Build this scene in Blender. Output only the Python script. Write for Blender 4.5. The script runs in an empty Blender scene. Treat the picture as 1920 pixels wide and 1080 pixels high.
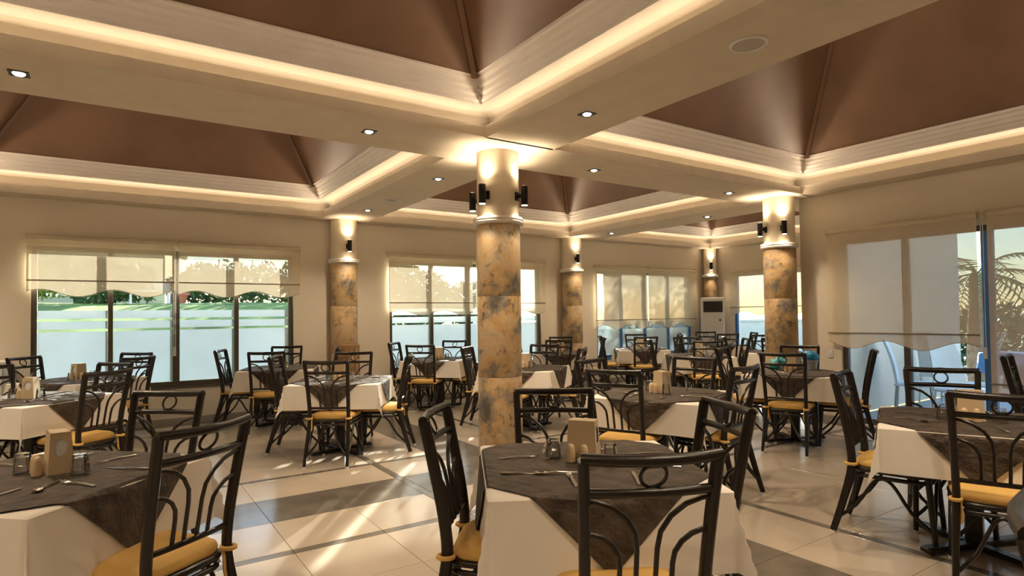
import bpy, bmesh, math, random
from mathutils import Vector, Matrix
PI = math.pi
random.seed(7)
scn = bpy.context.scene
COL = scn.collection

# ------------------------------------------------------------------ camera
H = 1.42
F_PX, YAW, PITCH, ROLL, CY = 1123.18, 0.589, 0.0249, 0.0128, 563.93
cam = bpy.data.cameras.new('camera')
cam.sensor_width = 36.0
cam.lens = F_PX / 1920 * 36.0
cam.shift_y = (CY - 540) / 1920
cam.clip_start, cam.clip_end = 0.05, 400
camo = bpy.data.objects.new('camera', cam)
COL.objects.link(camo)
_F = Vector((math.sin(YAW), math.cos(YAW), 0))
_R = Vector((math.cos(YAW), -math.sin(YAW), 0))
_Z = Vector((0, 0, 1))
_fw = _F * math.cos(PITCH) + _Z * math.sin(PITCH)
_dn = _F * math.sin(PITCH) - _Z * math.cos(PITCH)
_right = _R * math.cos(ROLL) + _dn * math.sin(ROLL)
_down = -_R * math.sin(ROLL) + _dn * math.cos(ROLL)
m = Matrix.Identity(4)
for i in range(3):
    m[i][0], m[i][1], m[i][2] = _right[i], -_down[i], -_fw[i]
m.translation = (0, 0, H)
camo.matrix_world = m
scn.camera = camo

# ------------------------------------------------------------------ view, world, sun
vs = scn.view_settings
vs.view_transform = 'Standard'
vs.look = 'None'
vs.gamma = 1.0
vs.use_curve_mapping = False
vs.exposure = 1.45

SUN_EL = math.radians(17)
SUN_DIR = Vector((0.606, 0.795, 0)).normalized()       # towards the sun, in plan
w = bpy.data.worlds.new('world')
scn.world = w
w.use_nodes = True
nt = w.node_tree
bg = nt.nodes['Background']
sky = nt.nodes.new('ShaderNodeTexSky')
sky.sky_type = 'NISHITA'
sky.sun_disc = False
sky.sun_elevation = math.radians(24)
sky.sun_rotation = math.atan2(SUN_DIR.x, SUN_DIR.y)
sky.air_density = 1.2
sky.dust_density = 0.6
sky.ozone_density = 2.5
nt.links.new(sky.outputs[0], bg.inputs[0])
bg.inputs[1].default_value = 0.20

sun = bpy.data.lights.new('sun', 'SUN')
sun.energy = 16.0
sun.angle = math.radians(0.6)
sun.color = (1.0, 0.9, 0.76)
suno = bpy.data.objects.new('sun', sun)
COL.objects.link(suno)
sd = Vector((SUN_DIR.x * math.cos(SUN_EL), SUN_DIR.y * math.cos(SUN_EL), math.sin(SUN_EL)))
suno.rotation_euler = sd.to_track_quat('Z', 'Y').to_euler()
suno.location = sd * 60

LED_W = 5.8          # watts of one cove strip
SCONCE_W = 5.5       # watts of one sconce beam
WARM = (1.0, 0.78, 0.54)
SPOT_W = 44.0         # watts of one ceiling downlight

# ------------------------------------------------------------------ materials
MATS = {}


def new_mat(name):
    mt = bpy.data.materials.new(name)
    mt.use_nodes = True
    MATS[name] = mt
    return mt, mt.node_tree, mt.node_tree.nodes['Principled BSDF']


def N(nt, kind, **kw):
    n = nt.nodes.new(kind)
    for k, v in kw.items():
        if k in n.inputs:
            n.inputs[k].default_value = v
        else:
            setattr(n, k, v)
    return n


def ramp(nt, stops):
    r = nt.nodes.new('ShaderNodeValToRGB')
    el = r.color_ramp.elements
    while len(el) < len(stops):
        el.new(0.5)
    for e, (p, c) in zip(el, stops):
        e.position = p
        e.color = (*c, 1)
    return r


def simple(name, col, rough=0.5, metal=0.0, var=0.12, scale=6.0, bump=0.0, bscale=60.0, spec=0.5, rand=0.0, coat=0.0):
    mt, nt, b = new_mat(name)
    tc = N(nt, 'ShaderNodeTexCoord')
    no = N(nt, 'ShaderNodeTexNoise', Scale=scale, Detail=4.0)
    nt.links.new(tc.outputs['Object'], no.inputs['Vector'])
    lo = tuple(max(0, c * (1 - var)) for c in col)
    hi = tuple(min(1, c * (1 + var)) for c in col)
    r = ramp(nt, [(0.3, lo), (0.7, hi)])
    nt.links.new(no.outputs['Fac'], r.inputs['Fac'])
    out = r.outputs['Color']
    if rand > 0:
        oi = N(nt, 'ShaderNodeObjectInfo')
        mr = N(nt, 'ShaderNodeMapRange')
        mr.inputs['To Min'].default_value = 1 - rand
        mr.inputs['To Max'].default_value = 1 + rand
        nt.links.new(oi.outputs['Random'], mr.inputs['Value'])
        hs = N(nt, 'ShaderNodeHueSaturation')
        nt.links.new(mr.outputs['Result'], hs.inputs['Value'])
        nt.links.new(out, hs.inputs['Color'])
        out = hs.outputs['Color']
    nt.links.new(out, b.inputs['Base Color'])
    b.inputs['Roughness'].default_value = rough
    b.inputs['Metallic'].default_value = metal
    b.inputs['Specular IOR Level'].default_value = spec
    b.inputs['Coat Weight'].default_value = coat
    if bump > 0:
        nb = N(nt, 'ShaderNodeTexNoise', Scale=bscale, Detail=3.0)
        nt.links.new(tc.outputs['Object'], nb.inputs['Vector'])
        bp = N(nt, 'ShaderNodeBump', Strength=bump, Distance=0.01)
        nt.links.new(nb.outputs['Fac'], bp.inputs['Height'])
        nt.links.new(bp.outputs['Normal'], b.inputs['Normal'])
    return mt


def translucent(name, col, trans=0.5, clear=0.25, weave=0.0):
    """thin cloth or film: part of the light scatters through, part passes straight."""
    mt, nt, b = new_mat(name)
    nt.nodes.remove(b)
    out = nt.nodes['Material Output']
    tc = N(nt, 'ShaderNodeTexCoord')
    no = N(nt, 'ShaderNodeTexNoise', Scale=3.0, Detail=3.0)
    nt.links.new(tc.outputs['Object'], no.inputs['Vector'])
    r = ramp(nt, [(0.3, tuple(c * 0.95 for c in col)), (0.7, col)])
    nt.links.new(no.outputs['Fac'], r.inputs['Fac'])
    d = N(nt, 'ShaderNodeBsdfDiffuse')
    t = N(nt, 'ShaderNodeBsdfTranslucent')
    nt.links.new(r.outputs['Color'], d.inputs['Color'])
    nt.links.new(r.outputs['Color'], t.inputs['Color'])
    m1 = N(nt, 'ShaderNodeMixShader')
    m1.inputs['Fac'].default_value = trans
    nt.links.new(d.outputs[0], m1.inputs[1])
    nt.links.new(t.outputs[0], m1.inputs[2])
    tr = N(nt, 'ShaderNodeBsdfTransparent')
    m2 = N(nt, 'ShaderNodeMixShader')
    m2.inputs['Fac'].default_value = clear
    nt.links.new(m1.outputs[0], m2.inputs[1])
    nt.links.new(tr.outputs[0], m2.inputs[2])
    nt.links.new(m2.outputs[0], out.inputs['Surface'])
    return mt


def thin_glass(name, tint=(0.95, 0.98, 0.98), gloss=0.08):
    mt, nt, b = new_mat(name)
    nt.nodes.remove(b)
    out = nt.nodes['Material Output']
    tr = N(nt, 'ShaderNodeBsdfTransparent')
    tr.inputs['Color'].default_value = (*tint, 1)
    g = N(nt, 'ShaderNodeBsdfGlossy')
    g.inputs['Roughness'].default_value = 0.03
    fr = N(nt, 'ShaderNodeFresnel')
    fr.inputs['IOR'].default_value = 1.45
    mr = N(nt, 'ShaderNodeMath', operation='MULTIPLY')
    mr.inputs[1].default_value = gloss / 0.08
    nt.links.new(fr.outputs[0], mr.inputs[0])
    mx = N(nt, 'ShaderNodeMixShader')
    nt.links.new(mr.outputs[0], mx.inputs['Fac'])
    nt.links.new(tr.outputs[0], mx.inputs[1])
    nt.links.new(g.outputs[0], mx.inputs[2])
    nt.links.new(mx.outputs[0], out.inputs['Surface'])
    return mt


def emit(name, col, strength):
    mt, nt, b = new_mat(name)
    b.inputs['Base Color'].default_value = (*col, 1)
    b.inputs['Emission Color'].default_value = (*col, 1)
    b.inputs['Emission Strength'].default_value = strength
    return mt


def stone():
    mt, nt, b = new_mat('stone')
    tc = N(nt, 'ShaderNodeTexCoord')
    oi = N(nt, 'ShaderNodeObjectInfo')
    sc = N(nt, 'ShaderNodeVectorMath', operation='SCALE')
    cmb = N(nt, 'ShaderNodeCombineXYZ')
    nt.links.new(oi.outputs['Random'], cmb.inputs[0])
    nt.links.new(oi.outputs['Random'], cmb.inputs[2])
    nt.links.new(cmb.outputs[0], sc.inputs[0])
    sc.inputs['Scale'].default_value = 23.0
    ad = N(nt, 'ShaderNodeVectorMath', operation='ADD')
    nt.links.new(tc.outputs['Object'], ad.inputs[0])
    nt.links.new(sc.outputs[0], ad.inputs[1])
    n1 = N(nt, 'ShaderNodeTexNoise', Scale=2.6, Detail=9.0, Roughness=0.68, Distortion=0.25)
    nt.links.new(ad.outputs[0], n1.inputs['Vector'])
    r1 = ramp(nt, [(0.34, (0.12, 0.105, 0.085)), (0.42, (0.30, 0.26, 0.20)), (0.48, (0.56, 0.37, 0.17)),
                   (0.56, (0.62, 0.47, 0.28)), (0.66, (0.38, 0.345, 0.28))])
    nt.links.new(n1.outputs['Fac'], r1.inputs['Fac'])
    n2 = N(nt, 'ShaderNodeTexNoise', Scale=7.0, Detail=10.0, Roughness=0.8, Distortion=0.3)
    nt.links.new(ad.outputs[0], n2.inputs['Vector'])
    r2 = ramp(nt, [(0.38, (0.14, 0.11, 0.09)), (0.455, (0.85, 0.82, 0.8)), (1.0, (1, 1, 1))])
    nt.links.new(n2.outputs['Fac'], r2.inputs['Fac'])
    mx = N(nt, 'ShaderNodeMix', data_type='RGBA', blend_type='MULTIPLY')
    mx.inputs['Factor'].default_value = 0.85
    nt.links.new(r1.outputs['Color'], mx.inputs['A'])
    nt.links.new(r2.outputs['Color'], mx.inputs['B'])
    nt.links.new(mx.outputs['Result'], b.inputs['Base Color'])
    b.inputs['Roughness'].default_value = 0.42
    bp = N(nt, 'ShaderNodeBump', Strength=0.25, Distance=0.01)
    nt.links.new(n2.outputs['Fac'], bp.inputs['Height'])
    nt.links.new(bp.outputs['Normal'], b.inputs['Normal'])


stone()
simple('wall', (0.77, 0.70, 0.58), 0.75, var=0.03, scale=2, bump=0.08, bscale=120)
simple('soffit', (0.71, 0.625, 0.50), 0.8, var=0.04, scale=5, bump=0.35, bscale=70)
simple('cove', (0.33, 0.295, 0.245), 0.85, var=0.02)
simple('cornice', (0.76, 0.71, 0.66), 0.6, var=0.03)
simple('roof_brown', (0.195, 0.110, 0.066), 0.33, var=0.15, scale=1.5, bump=0.05, bscale=90)
simple('column_cream', (0.78, 0.69, 0.53), 0.55, var=0.03)
simple('column_ring', (0.82, 0.77, 0.70), 0.5, var=0.03)
simple('tile_cream', (0.475, 0.405, 0.325), 0.17, var=0.05, scale=2.5, rand=0.05, coat=0.0)
simple('tile_dark', (0.14, 0.122, 0.10), 0.17, var=0.25, scale=4, rand=0.08)
simple('grout', (0.30, 0.25, 0.20), 0.8)
simple('skirting', (0.34, 0.31, 0.27), 0.5, var=0.08)
simple('frame_bronze', (0.115, 0.098, 0.082), 0.4, 0.3, var=0.06)
simple('frame_blue', (0.07, 0.20, 0.45), 0.35, 0.1, var=0.06)
simple('blind_rail', (0.70, 0.62, 0.47), 0.5, var=0.04)
simple('hem', (0.30, 0.24, 0.15), 0.5, var=0.05)
simple('plastic_white', (0.80, 0.80, 0.79), 0.35, var=0.02)
simple('black_metal', (0.012, 0.011, 0.010), 0.35, 0.4, var=0.1)
simple('chair_cane', (0.011, 0.007, 0.0045), 0.33, var=0.35, scale=14, bump=0.06, bscale=120)
simple('cushion_cloth', (0.68, 0.42, 0.12), 0.8, var=0.08, scale=9, bump=0.25, bscale=28, rand=0.08)
simple('foot_white', (0.75, 0.74, 0.72), 0.4)
simple('cloth_white', (0.80, 0.75, 0.68), 0.85, var=0.03, scale=4, bump=0.15, bscale=14)
simple('topper', (0.060, 0.042, 0.028), 0.7, var=0.5, scale=12, bump=1.0, bscale=17)
for _n in MATS['topper'].node_tree.nodes:
    if _n.type == 'BUMP':
        _n.inputs['Distance'].default_value = 0.03
simple('table_black', (0.02, 0.018, 0.016), 0.35, 0.3)
simple('steel', (0.62, 0.58, 0.53), 0.22, 1.0, var=0.05)
simple('holder_beige', (0.60, 0.47, 0.30), 0.45, var=0.04)
simple('napkin', (0.82, 0.80, 0.77), 0.9, var=0.03)
simple('shaker_beige', (0.66, 0.50, 0.31), 0.35, var=0.04)
simple('wood', (0.36, 0.20, 0.085), 0.5, var=0.2, scale=8)
simple('grille', (0.02, 0.02, 0.022), 0.5)
simple('speaker_mesh', (0.50, 0.46, 0.42), 0.7, var=0.06, scale=60)
simple('bag_blue', (0.02, 0.30, 0.66), 0.35, var=0.25, scale=12)
simple('bag_teal', (0.03, 0.36, 0.40), 0.45, var=0.2, scale=12)
simple('box_clear', (0.62, 0.66, 0.72), 0.3)
simple('lawn', (0.17, 0.26, 0.05), 0.95, var=0.45, scale=1.2, bump=0.6, bscale=25)
simple('leaf_dark', (0.045, 0.105, 0.028), 0.6, var=0.5, scale=3)
simple('leaf_light', (0.13, 0.20, 0.04), 0.6, var=0.4, scale=3)
simple('leaf_palm', (0.10, 0.15, 0.04), 0.6, var=0.4, scale=3)
simple('bark', (0.16, 0.12, 0.085), 0.9, var=0.3, scale=12, bump=0.6, bscale=20)
simple('terracotta', (0.52, 0.16, 0.10), 0.8)
simple('render_cream', (0.72, 0.60, 0.40), 0.9, var=0.05)
simple('render_white', (0.76, 0.76, 0.76), 0.9, var=0.05)
simple('roof_tile', (0.40, 0.17, 0.09), 0.85, var=0.2)
simple('terrace_floor', (0.42, 0.45, 0.50), 0.6, var=0.06)
simple('chair_white', (0.78, 0.80, 0.82), 0.55, var=0.02)
simple('cloth_blue', (0.10, 0.26, 0.55), 0.8, var=0.1)
simple('yellow_plastic', (0.85, 0.52, 0.05), 0.4)
translucent('blind', (0.82, 0.72, 0.55), 0.10, 0.17)
translucent('film', (0.78, 0.90, 0.98), 0.15, 0.06)
thin_glass('pane', (0.93, 0.97, 0.97), 0.07)
thin_glass('tumbler', (0.985, 0.99, 0.99), 0.30)
emit('lens', (1.0, 0.80, 0.52), 9.0)
emit('bulb', (1.0, 0.96, 0.88), 2.2)


# ------------------------------------------------------------------ mesh helpers
class MB:
    def __init__(self):
        self.v, self.f = [], []

    def add(self, vs_, fs_):
        o = len(self.v)
        self.v += [tuple(p) for p in vs_]
        self.f += [tuple(i + o for i in q) for q in fs_]
        return self

    def box(self, a, b):
        x0, y0, z0 = (min(a[i], b[i]) for i in range(3))
        x1, y1, z1 = (max(a[i], b[i]) for i in range(3))
        return self.add([(x0, y0, z0), (x1, y0, z0), (x1, y1, z0), (x0, y1, z0),
                         (x0, y0, z1), (x1, y0, z1), (x1, y1, z1), (x0, y1, z1)],
                        [(0, 3, 2, 1), (4, 5, 6, 7), (0, 1, 5, 4), (1, 2, 6, 5), (2, 3, 7, 6), (3, 0, 4, 7)])

    def cbox(self, a, b, c=0.006):
        """box with chamfered vertical and top edges"""
        x0, y0, z0 = (min(a[i], b[i]) for i in range(3))
        x1, y1, z1 = (max(a[i], b[i]) for i in range(3))

        def ring(k, z):
            return [(x0 + k + c, y0 + k, z), (x1 - k - c, y0 + k, z), (x1 - k, y0 + k + c, z), (x1 - k, y1 - k - c, z),
                    (x1 - k - c, y1 - k, z), (x0 + k + c, y1 - k, z), (x0 + k, y1 - k - c, z), (x0 + k, y0 + k + c, z)]
        vs_ = ring(0, z0) + ring(0, z1 - c) + ring(c, z1)
        fs_ = [tuple(range(7, -1, -1)), tuple(range(16, 24))]
        for l in (0, 8):
            for i in range(8):
                j = (i + 1) % 8
                fs_.append((l + i, l + j, l + j + 8, l + i + 8))
        return self.add(vs_, fs_)

    def lathe(self, prof, n=16, c=(0, 0, 0), cap=True):
        vs_, fs_ = [], []
        for r, z in prof:
            for i in range(n):
                a = 2 * PI * i / n
                vs_.append((c[0] + r * math.cos(a), c[1] + r * math.sin(a), c[2] + z))
        for k in range(len(prof) - 1):
            for i in range(n):
                j = (i + 1) % n
                fs_.append((k * n + i, k * n + j, (k + 1) * n + j, (k + 1) * n + i))
        if cap:
            fs_.append(tuple(range(n - 1, -1, -1)))
            fs_.append(tuple((len(prof) - 1) * n + i for i in range(n)))
        return self.add(vs_, fs_)

    def tube(self, pts, r, n=8, closed=False, flat=None, cap=True):
        """tube along points; r number or list; flat=(rx,ry) ellipse with its first axis along world X"""
        P = [Vector(p) for p in pts]
        k = len(P)
        rs = r if isinstance(r, (list, tuple)) else [r] * k
        vs_, fs_ = [], []
        nrm = None
        for i in range(k):
            if closed:
                t = P[(i + 1) % k] - P[i - 1]
            else:
                t = P[min(i + 1, k - 1)] - P[max(i - 1, 0)]
            t.normalize()
            if flat:
                nrm = Vector((1, 0, 0)) - t * t.x
                nrm.normalize()
            elif nrm is None:
                a = Vector((0, 0, 1)) if abs(t.z) < 0.9 else Vector((1, 0, 0))
                nrm = (a - t * a.dot(t)).normalized()
            else:
                nrm = (nrm - t * nrm.dot(t)).normalized()
            bn = t.cross(nrm)
            for j in range(n):
                a = 2 * PI * j / n
                if flat:
                    q = P[i] + nrm * (flat[0] * rs[i] * math.cos(a)) + bn * (flat[1] * rs[i] * math.sin(a))
                else:
                    q = P[i] + (nrm * math.cos(a) + bn * math.sin(a)) * rs[i]
                vs_.append(q)
        for i in range(k if closed else k - 1):
            o, p = i * n, ((i + 1) % k) * n
            for j in range(n):
                l = (j + 1) % n
                fs_.append((o + j, o + l, p + l, p + j))
        if not closed and cap:
            fs_.append(tuple(range(n - 1, -1, -1)))
            fs_.append(tuple((k - 1) * n + j for j in range(n)))
        return self.add(vs_, fs_)

    def mesh(self, name, mat, smooth=False):
        me = bpy.data.meshes.new(name)
        me.from_pydata(self.v, [], self.f)
        me.materials.append(MATS[mat])
        if smooth:
            me.polygons.foreach_set('use_smooth', [True] * len(me.polygons))
            try:
                me.set_sharp_from_angle(angle=math.radians(45))
            except Exception:
                pass
        me.update()
        return me

    def build(self, name, mat, parent=None, smooth=False, loc=None, rz=None):
        return link(name, self.mesh(name, mat, smooth), parent, loc, rz)


def link(name, me, parent=None, loc=None, rz=None):
    o = bpy.data.objects.new(name, me)
    COL.objects.link(o)
    if parent:
        o.parent = parent
    if loc:
        o.location = loc
    if rz is not None:
        o.rotation_euler = (0, 0, rz)
    return o


def smooth_path(pts, n=5):
    P = [Vector(p) for p in pts]
    out = []
    for i in range(len(P) - 1):
        p0, p1, p2, p3 = P[max(i - 1, 0)], P[i], P[i + 1], P[min(i + 2, len(P) - 1)]
        for j in range(n):
            t = j / n
            out.append(0.5 * ((2 * p1) + (p2 - p0) * t + (2 * p0 - 5 * p1 + 4 * p2 - p3) * t * t + (3 * p1 - p0 - 3 * p2 + p3) * t ** 3))
    out.append(P[-1])
    return out


def tag(o, label, cat, group=None, kind=None):
    o['label'] = label
    o['category'] = cat
    if group:
        o['group'] = group
    if kind:
        o['kind'] = kind
    return o


def empty(name, loc, rz=0.0, label=None, cat=None, group=None):
    o = bpy.data.objects.new(name, None)
    o.empty_display_size = 0.1
    COL.objects.link(o)
    o.location = loc
    o.rotation_euler = (0, 0, rz)
    if label:
        tag(o, label, cat, group)
    return o


def struct(o):
    o['kind'] = 'structure'
    return o


def copy_tree(o, parent=None):
    c = o.copy()
    COL.objects.link(c)
    c.parent = parent
    for ch in list(o.children):
        copy_tree(ch, c)
    return c


# ------------------------------------------------------------------ room data
HC = 2.9465
YW, XR, XE, YRET = 9.389, 7.737, 12.0, 4.55
XL, YF = -4.6, -3.2
WT = 0.22


def mapW(s, z, d):
    return (s, YW - d, z)


def mapR(s, z, d):
    return (XR - d, s, z)


def mapE(s, z, d):
    return (XE - d, s, z)


def wall_with_openings(name, mp, s0, s1, openings, thick=WT, ztop=HC):
    mb = MB()
    xs = sorted({s0, s1, *[o[0] for o in openings], *[o[1] for o in openings]})
    for a, b in zip(xs, xs[1:]):
        mid = (a + b) / 2
        op = [o for o in openings if o[0] < mid < o[1]]
        if op:
            _, _, z0, z1 = op[0]
            if z0 > 0:
                mb.box(mp(a, 0, 0), mp(b, z0, -thick))
            mb.box(mp(a, z1, 0), mp(b, ztop, -thick))
        else:
            mb.box(mp(a, 0, 0), mp(b, ztop, -thick))
    return struct(mb.build(name, 'wall'))


W1 = (-0.83, 2.29, 0.51, 2.37)
W2 = (3.83, 6.96, 0.51, 2.37)
W3 = (8.39, 11.36, 0.50, 2.34)
W4 = (6.55, 8.70, 0.02, 2.32)
W5 = (0.60, 4.03, 0.02, 2.33)
wall_with_openings('wall_back', mapW, XL, XE + WT, [W1, W2, W3])
wall_with_openings('wall_right', mapR, YF, YRET, [W5])
wall_with_openings('wall_end', mapE, YRET, YW + WT, [W4])
struct(MB().box((XR + WT, YRET - WT, 0), (XE + WT, YRET, HC)).build('wall_return', 'wall'))
struct(MB().box((XL - WT, YF - WT, 0), (XL, YW + WT, HC)).build('wall_left', 'wall'))
struct(MB().box((XL, YF - WT, 0), (XR + WT, YF, HC)).build('wall_front', 'wall'))

# skirting boards
struct(MB().cbox((XL, YW - 0.015, 0), (XE, YW, 0.085), 0.004).build('baseboard_back', 'skirting'))
mb = MB()
for a, b in ((YF, W5[0]), (W5[1], YRET)):
    mb.cbox((XR - 0.015, a, 0), (XR, b, 0.085), 0.004)
struct(mb.build('baseboard_right', 'skirting'))
mb = MB()
for a, b in ((YRET, W4[0]), (W4[1], YW - 0.016)):
    mb.cbox((XE - 0.015, a, 0), (XE, b, 0.085), 0.004)
struct(mb.build('baseboard_end', 'skirting'))

# ------------------------------------------------------------------ floor: tiles, bands and strips as pieces
floor = struct(MB().add([(XL, YF, -0.004), (XR + .3, YF, -0.004), (XR + .3, YRET - .1, -0.004), (XE, YRET - .1, -0.004), (XE, YW, -0.004), (XL, YW, -0.004)],
                        [(0, 1, 2, 3, 4, 5)]).build('floor', 'grout'))
T = 0.573


def axis_cells(c0, period, lo, hi):
    """cut one axis into (start, end, kind): band, border row, strip, field rows"""
    cuts = []
    k0 = math.floor((lo - c0) / period) - 1
    k1 = math.ceil((hi - c0) / period) + 1
    for k in range(k0, k1 + 1):
        c = c0 + k * period
        cuts.append((c - 0.29, c + 0.29, 'band'))
        cuts.append((c + 0.29, c + 0.875, 'border'))
        cuts.append((c - 0.875, c - 0.29, 'border'))
        cuts.append((c + 0.875, c + 0.945, 'strip'))
        cuts.append((c - 0.945, c - 0.875, 'strip'))
        a, b = c + 0.945, c + period - 0.945
        n = round((b - a) / T)
        for i in range(n):
            cuts.append((a + (b - a) * i / n, a + (b - a) * (i + 1) / n, 'field'))
    out = []
    for a, b, k in sorted(cuts):
        a2, b2 = max(a, lo), min(b, hi)
        if b2 - a2 > 0.02:
            out.append((a2, b2, k))
    return out


XC = axis_cells(3.03, 4.79, XL, XE)
YC = axis_cells(4.725, 4.72, YF, YW)
tiles = []
for xa, xb, kx in XC:
    for ya, yb, ky in YC:
        if (xa + xb) / 2 > XR + 0.1 and (ya + yb) / 2 < YRET:
            continue
        if 'band' in (kx, ky) and (kx in ('band', 'border', 'field', 'strip') and ky == 'band' or kx == 'band'):
            dark = True
        elif kx == 'strip' and ky in ('field', 'strip') or ky == 'strip' and kx in ('field', 'strip'):
            dark = True
        elif kx == 'strip' and ky == 'border' or ky == 'strip' and kx == 'border':
            dark = False
            continue
        else:
            dark = False
        tiles.append([xa, xb, ya, yb, dark, kx, ky])
# border squares where strips stop: fill the gaps with cream
for xa, xb, kx in XC:
    for ya, yb, ky in YC:
        if (xa + xb) / 2 > XR + 0.1 and (ya + yb) / 2 < YRET:
            continue
        if (kx == 'strip' and ky == 'border') or (ky == 'strip' and kx == 'border'):
            tiles.append([xa, xb, ya, yb, True, kx, ky])
Fv = Vector((_F.x, _F.y))


def tile_view(t):
    x, y = (t[0] + t[1]) / 2, (t[2] + t[3]) / 2
    d = Vector((x, y))
    fwd = d.dot(Fv)
    lat = d.dot(Vector((_R.x, _R.y)))
    if fwd < 1.0 or abs(lat) > 0.95 * fwd + 0.6:
        return 1e9 + d.length
    return d.length


tiles.sort(key=tile_view)
tile_meshes = {}


def tile_mesh(w_, h_, dark):
    key = (round(w_, 3), round(h_, 3), dark)
    if key not in tile_meshes:
        g, c = 0.0014, 0.0012
        a, b = w_ / 2 - g, h_ / 2 - g
        mb = MB()
        mb.add([(-a, -b, -0.006), (a, -b, -0.006), (a, b, -0.006), (-a, b, -0.006),
                (-a, -b, -c), (a, -b, -c), (a, b, -c), (-a, b, -c),
                (-a + c, -b + c, 0), (a - c, -b + c, 0), (a - c, b - c, 0), (-a + c, b - c, 0)],
               [(0, 1, 5, 4), (1, 2, 6, 5), (2, 3, 7, 6), (3, 0, 4, 7), (4, 5, 9, 8), (5, 6, 10, 9), (6, 7, 11, 10), (7, 4, 8, 11), (8, 9, 10, 11)])
        tile_meshes[key] = mb.mesh('tile', 'tile_dark' if dark else 'tile_cream')
    return tile_meshes[key]


for t in tiles[:296]:
    link('tile', tile_mesh(t[1] - t[0], t[3] - t[2], t[4]), floor, ((t[0] + t[1]) / 2, (t[2] + t[3]) / 2, 0))
for dark in (False, True):
    mb = MB()
    for t in tiles[296:]:
        if t[4] == dark:
            mb.add([(v.co.x + (t[0] + t[1]) / 2, v.co.y + (t[2] + t[3]) / 2, v.co.z) for v in tile_mesh(t[1] - t[0], t[3] - t[2], t[4]).vertices],
                   [tuple(p.vertices) for p in tile_mesh(t[1] - t[0], t[3] - t[2], t[4]).polygons])
    o = mb.build('far_tiles', 'tile_dark' if dark else 'tile_cream', floor)
    o['kind'] = 'stuff'

# ------------------------------------------------------------------ ceiling with coffers
OX = [(-1.415, 2.658), (3.385, 7.45), (8.2, 11.70)]
OY = [(0.37, 4.363), (5.112, 9.09)]
COFFERS = [(OX[0], OY[0]), (OX[0], OY[1]), (OX[1], OY[0]), (OX[1], OY[1]), (OX[2], OY[1])]
xs = [XL, -1.415, 2.658, 3.385, 7.45, XR + WT, 8.2, 11.70, XE + WT]
ys = [YF, 0.37, 4.363, YRET - WT, 5.112, 9.09, YW + WT]
mb = MB()
for xa, xb in zip(xs, xs[1:]):
    for ya, yb in zip(ys, ys[1:]):
        cx_, cy_ = (xa + xb) / 2, (ya + yb) / 2
        if any(a[0] < cx_ < a[1] and b[0] < cy_ < b[1] for a, b in COFFERS):
            continue
        if cx_ > XR + WT and cy_ < YRET - WT:
            continue
        mb.add([(xa, ya, HC), (xa, yb, HC), (xb, yb, HC), (xb, ya, HC)], [(0, 1, 2, 3)])
ceiling = struct(mb.build('ceiling', 'soffit'))


def rect_sweep(x0, x1, y0, y1, prof):
    """sweep (inset, z) profile round a rectangle with mitred corners"""
    vs_, fs_ = [], []
    for d, z in prof:
        vs_ += [(x0 + d, y0 + d, z), (x1 - d, y0 + d, z), (x1 - d, y1 - d, z), (x0 + d, y1 - d, z)]
    for k in range(len(prof) - 1):
        for i in range(4):
            j = (i + 1) % 4
            fs_.append((k * 4 + i, k * 4 + j, k * 4 + 4 + j, k * 4 + 4 + i))
    return vs_, fs_


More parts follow.
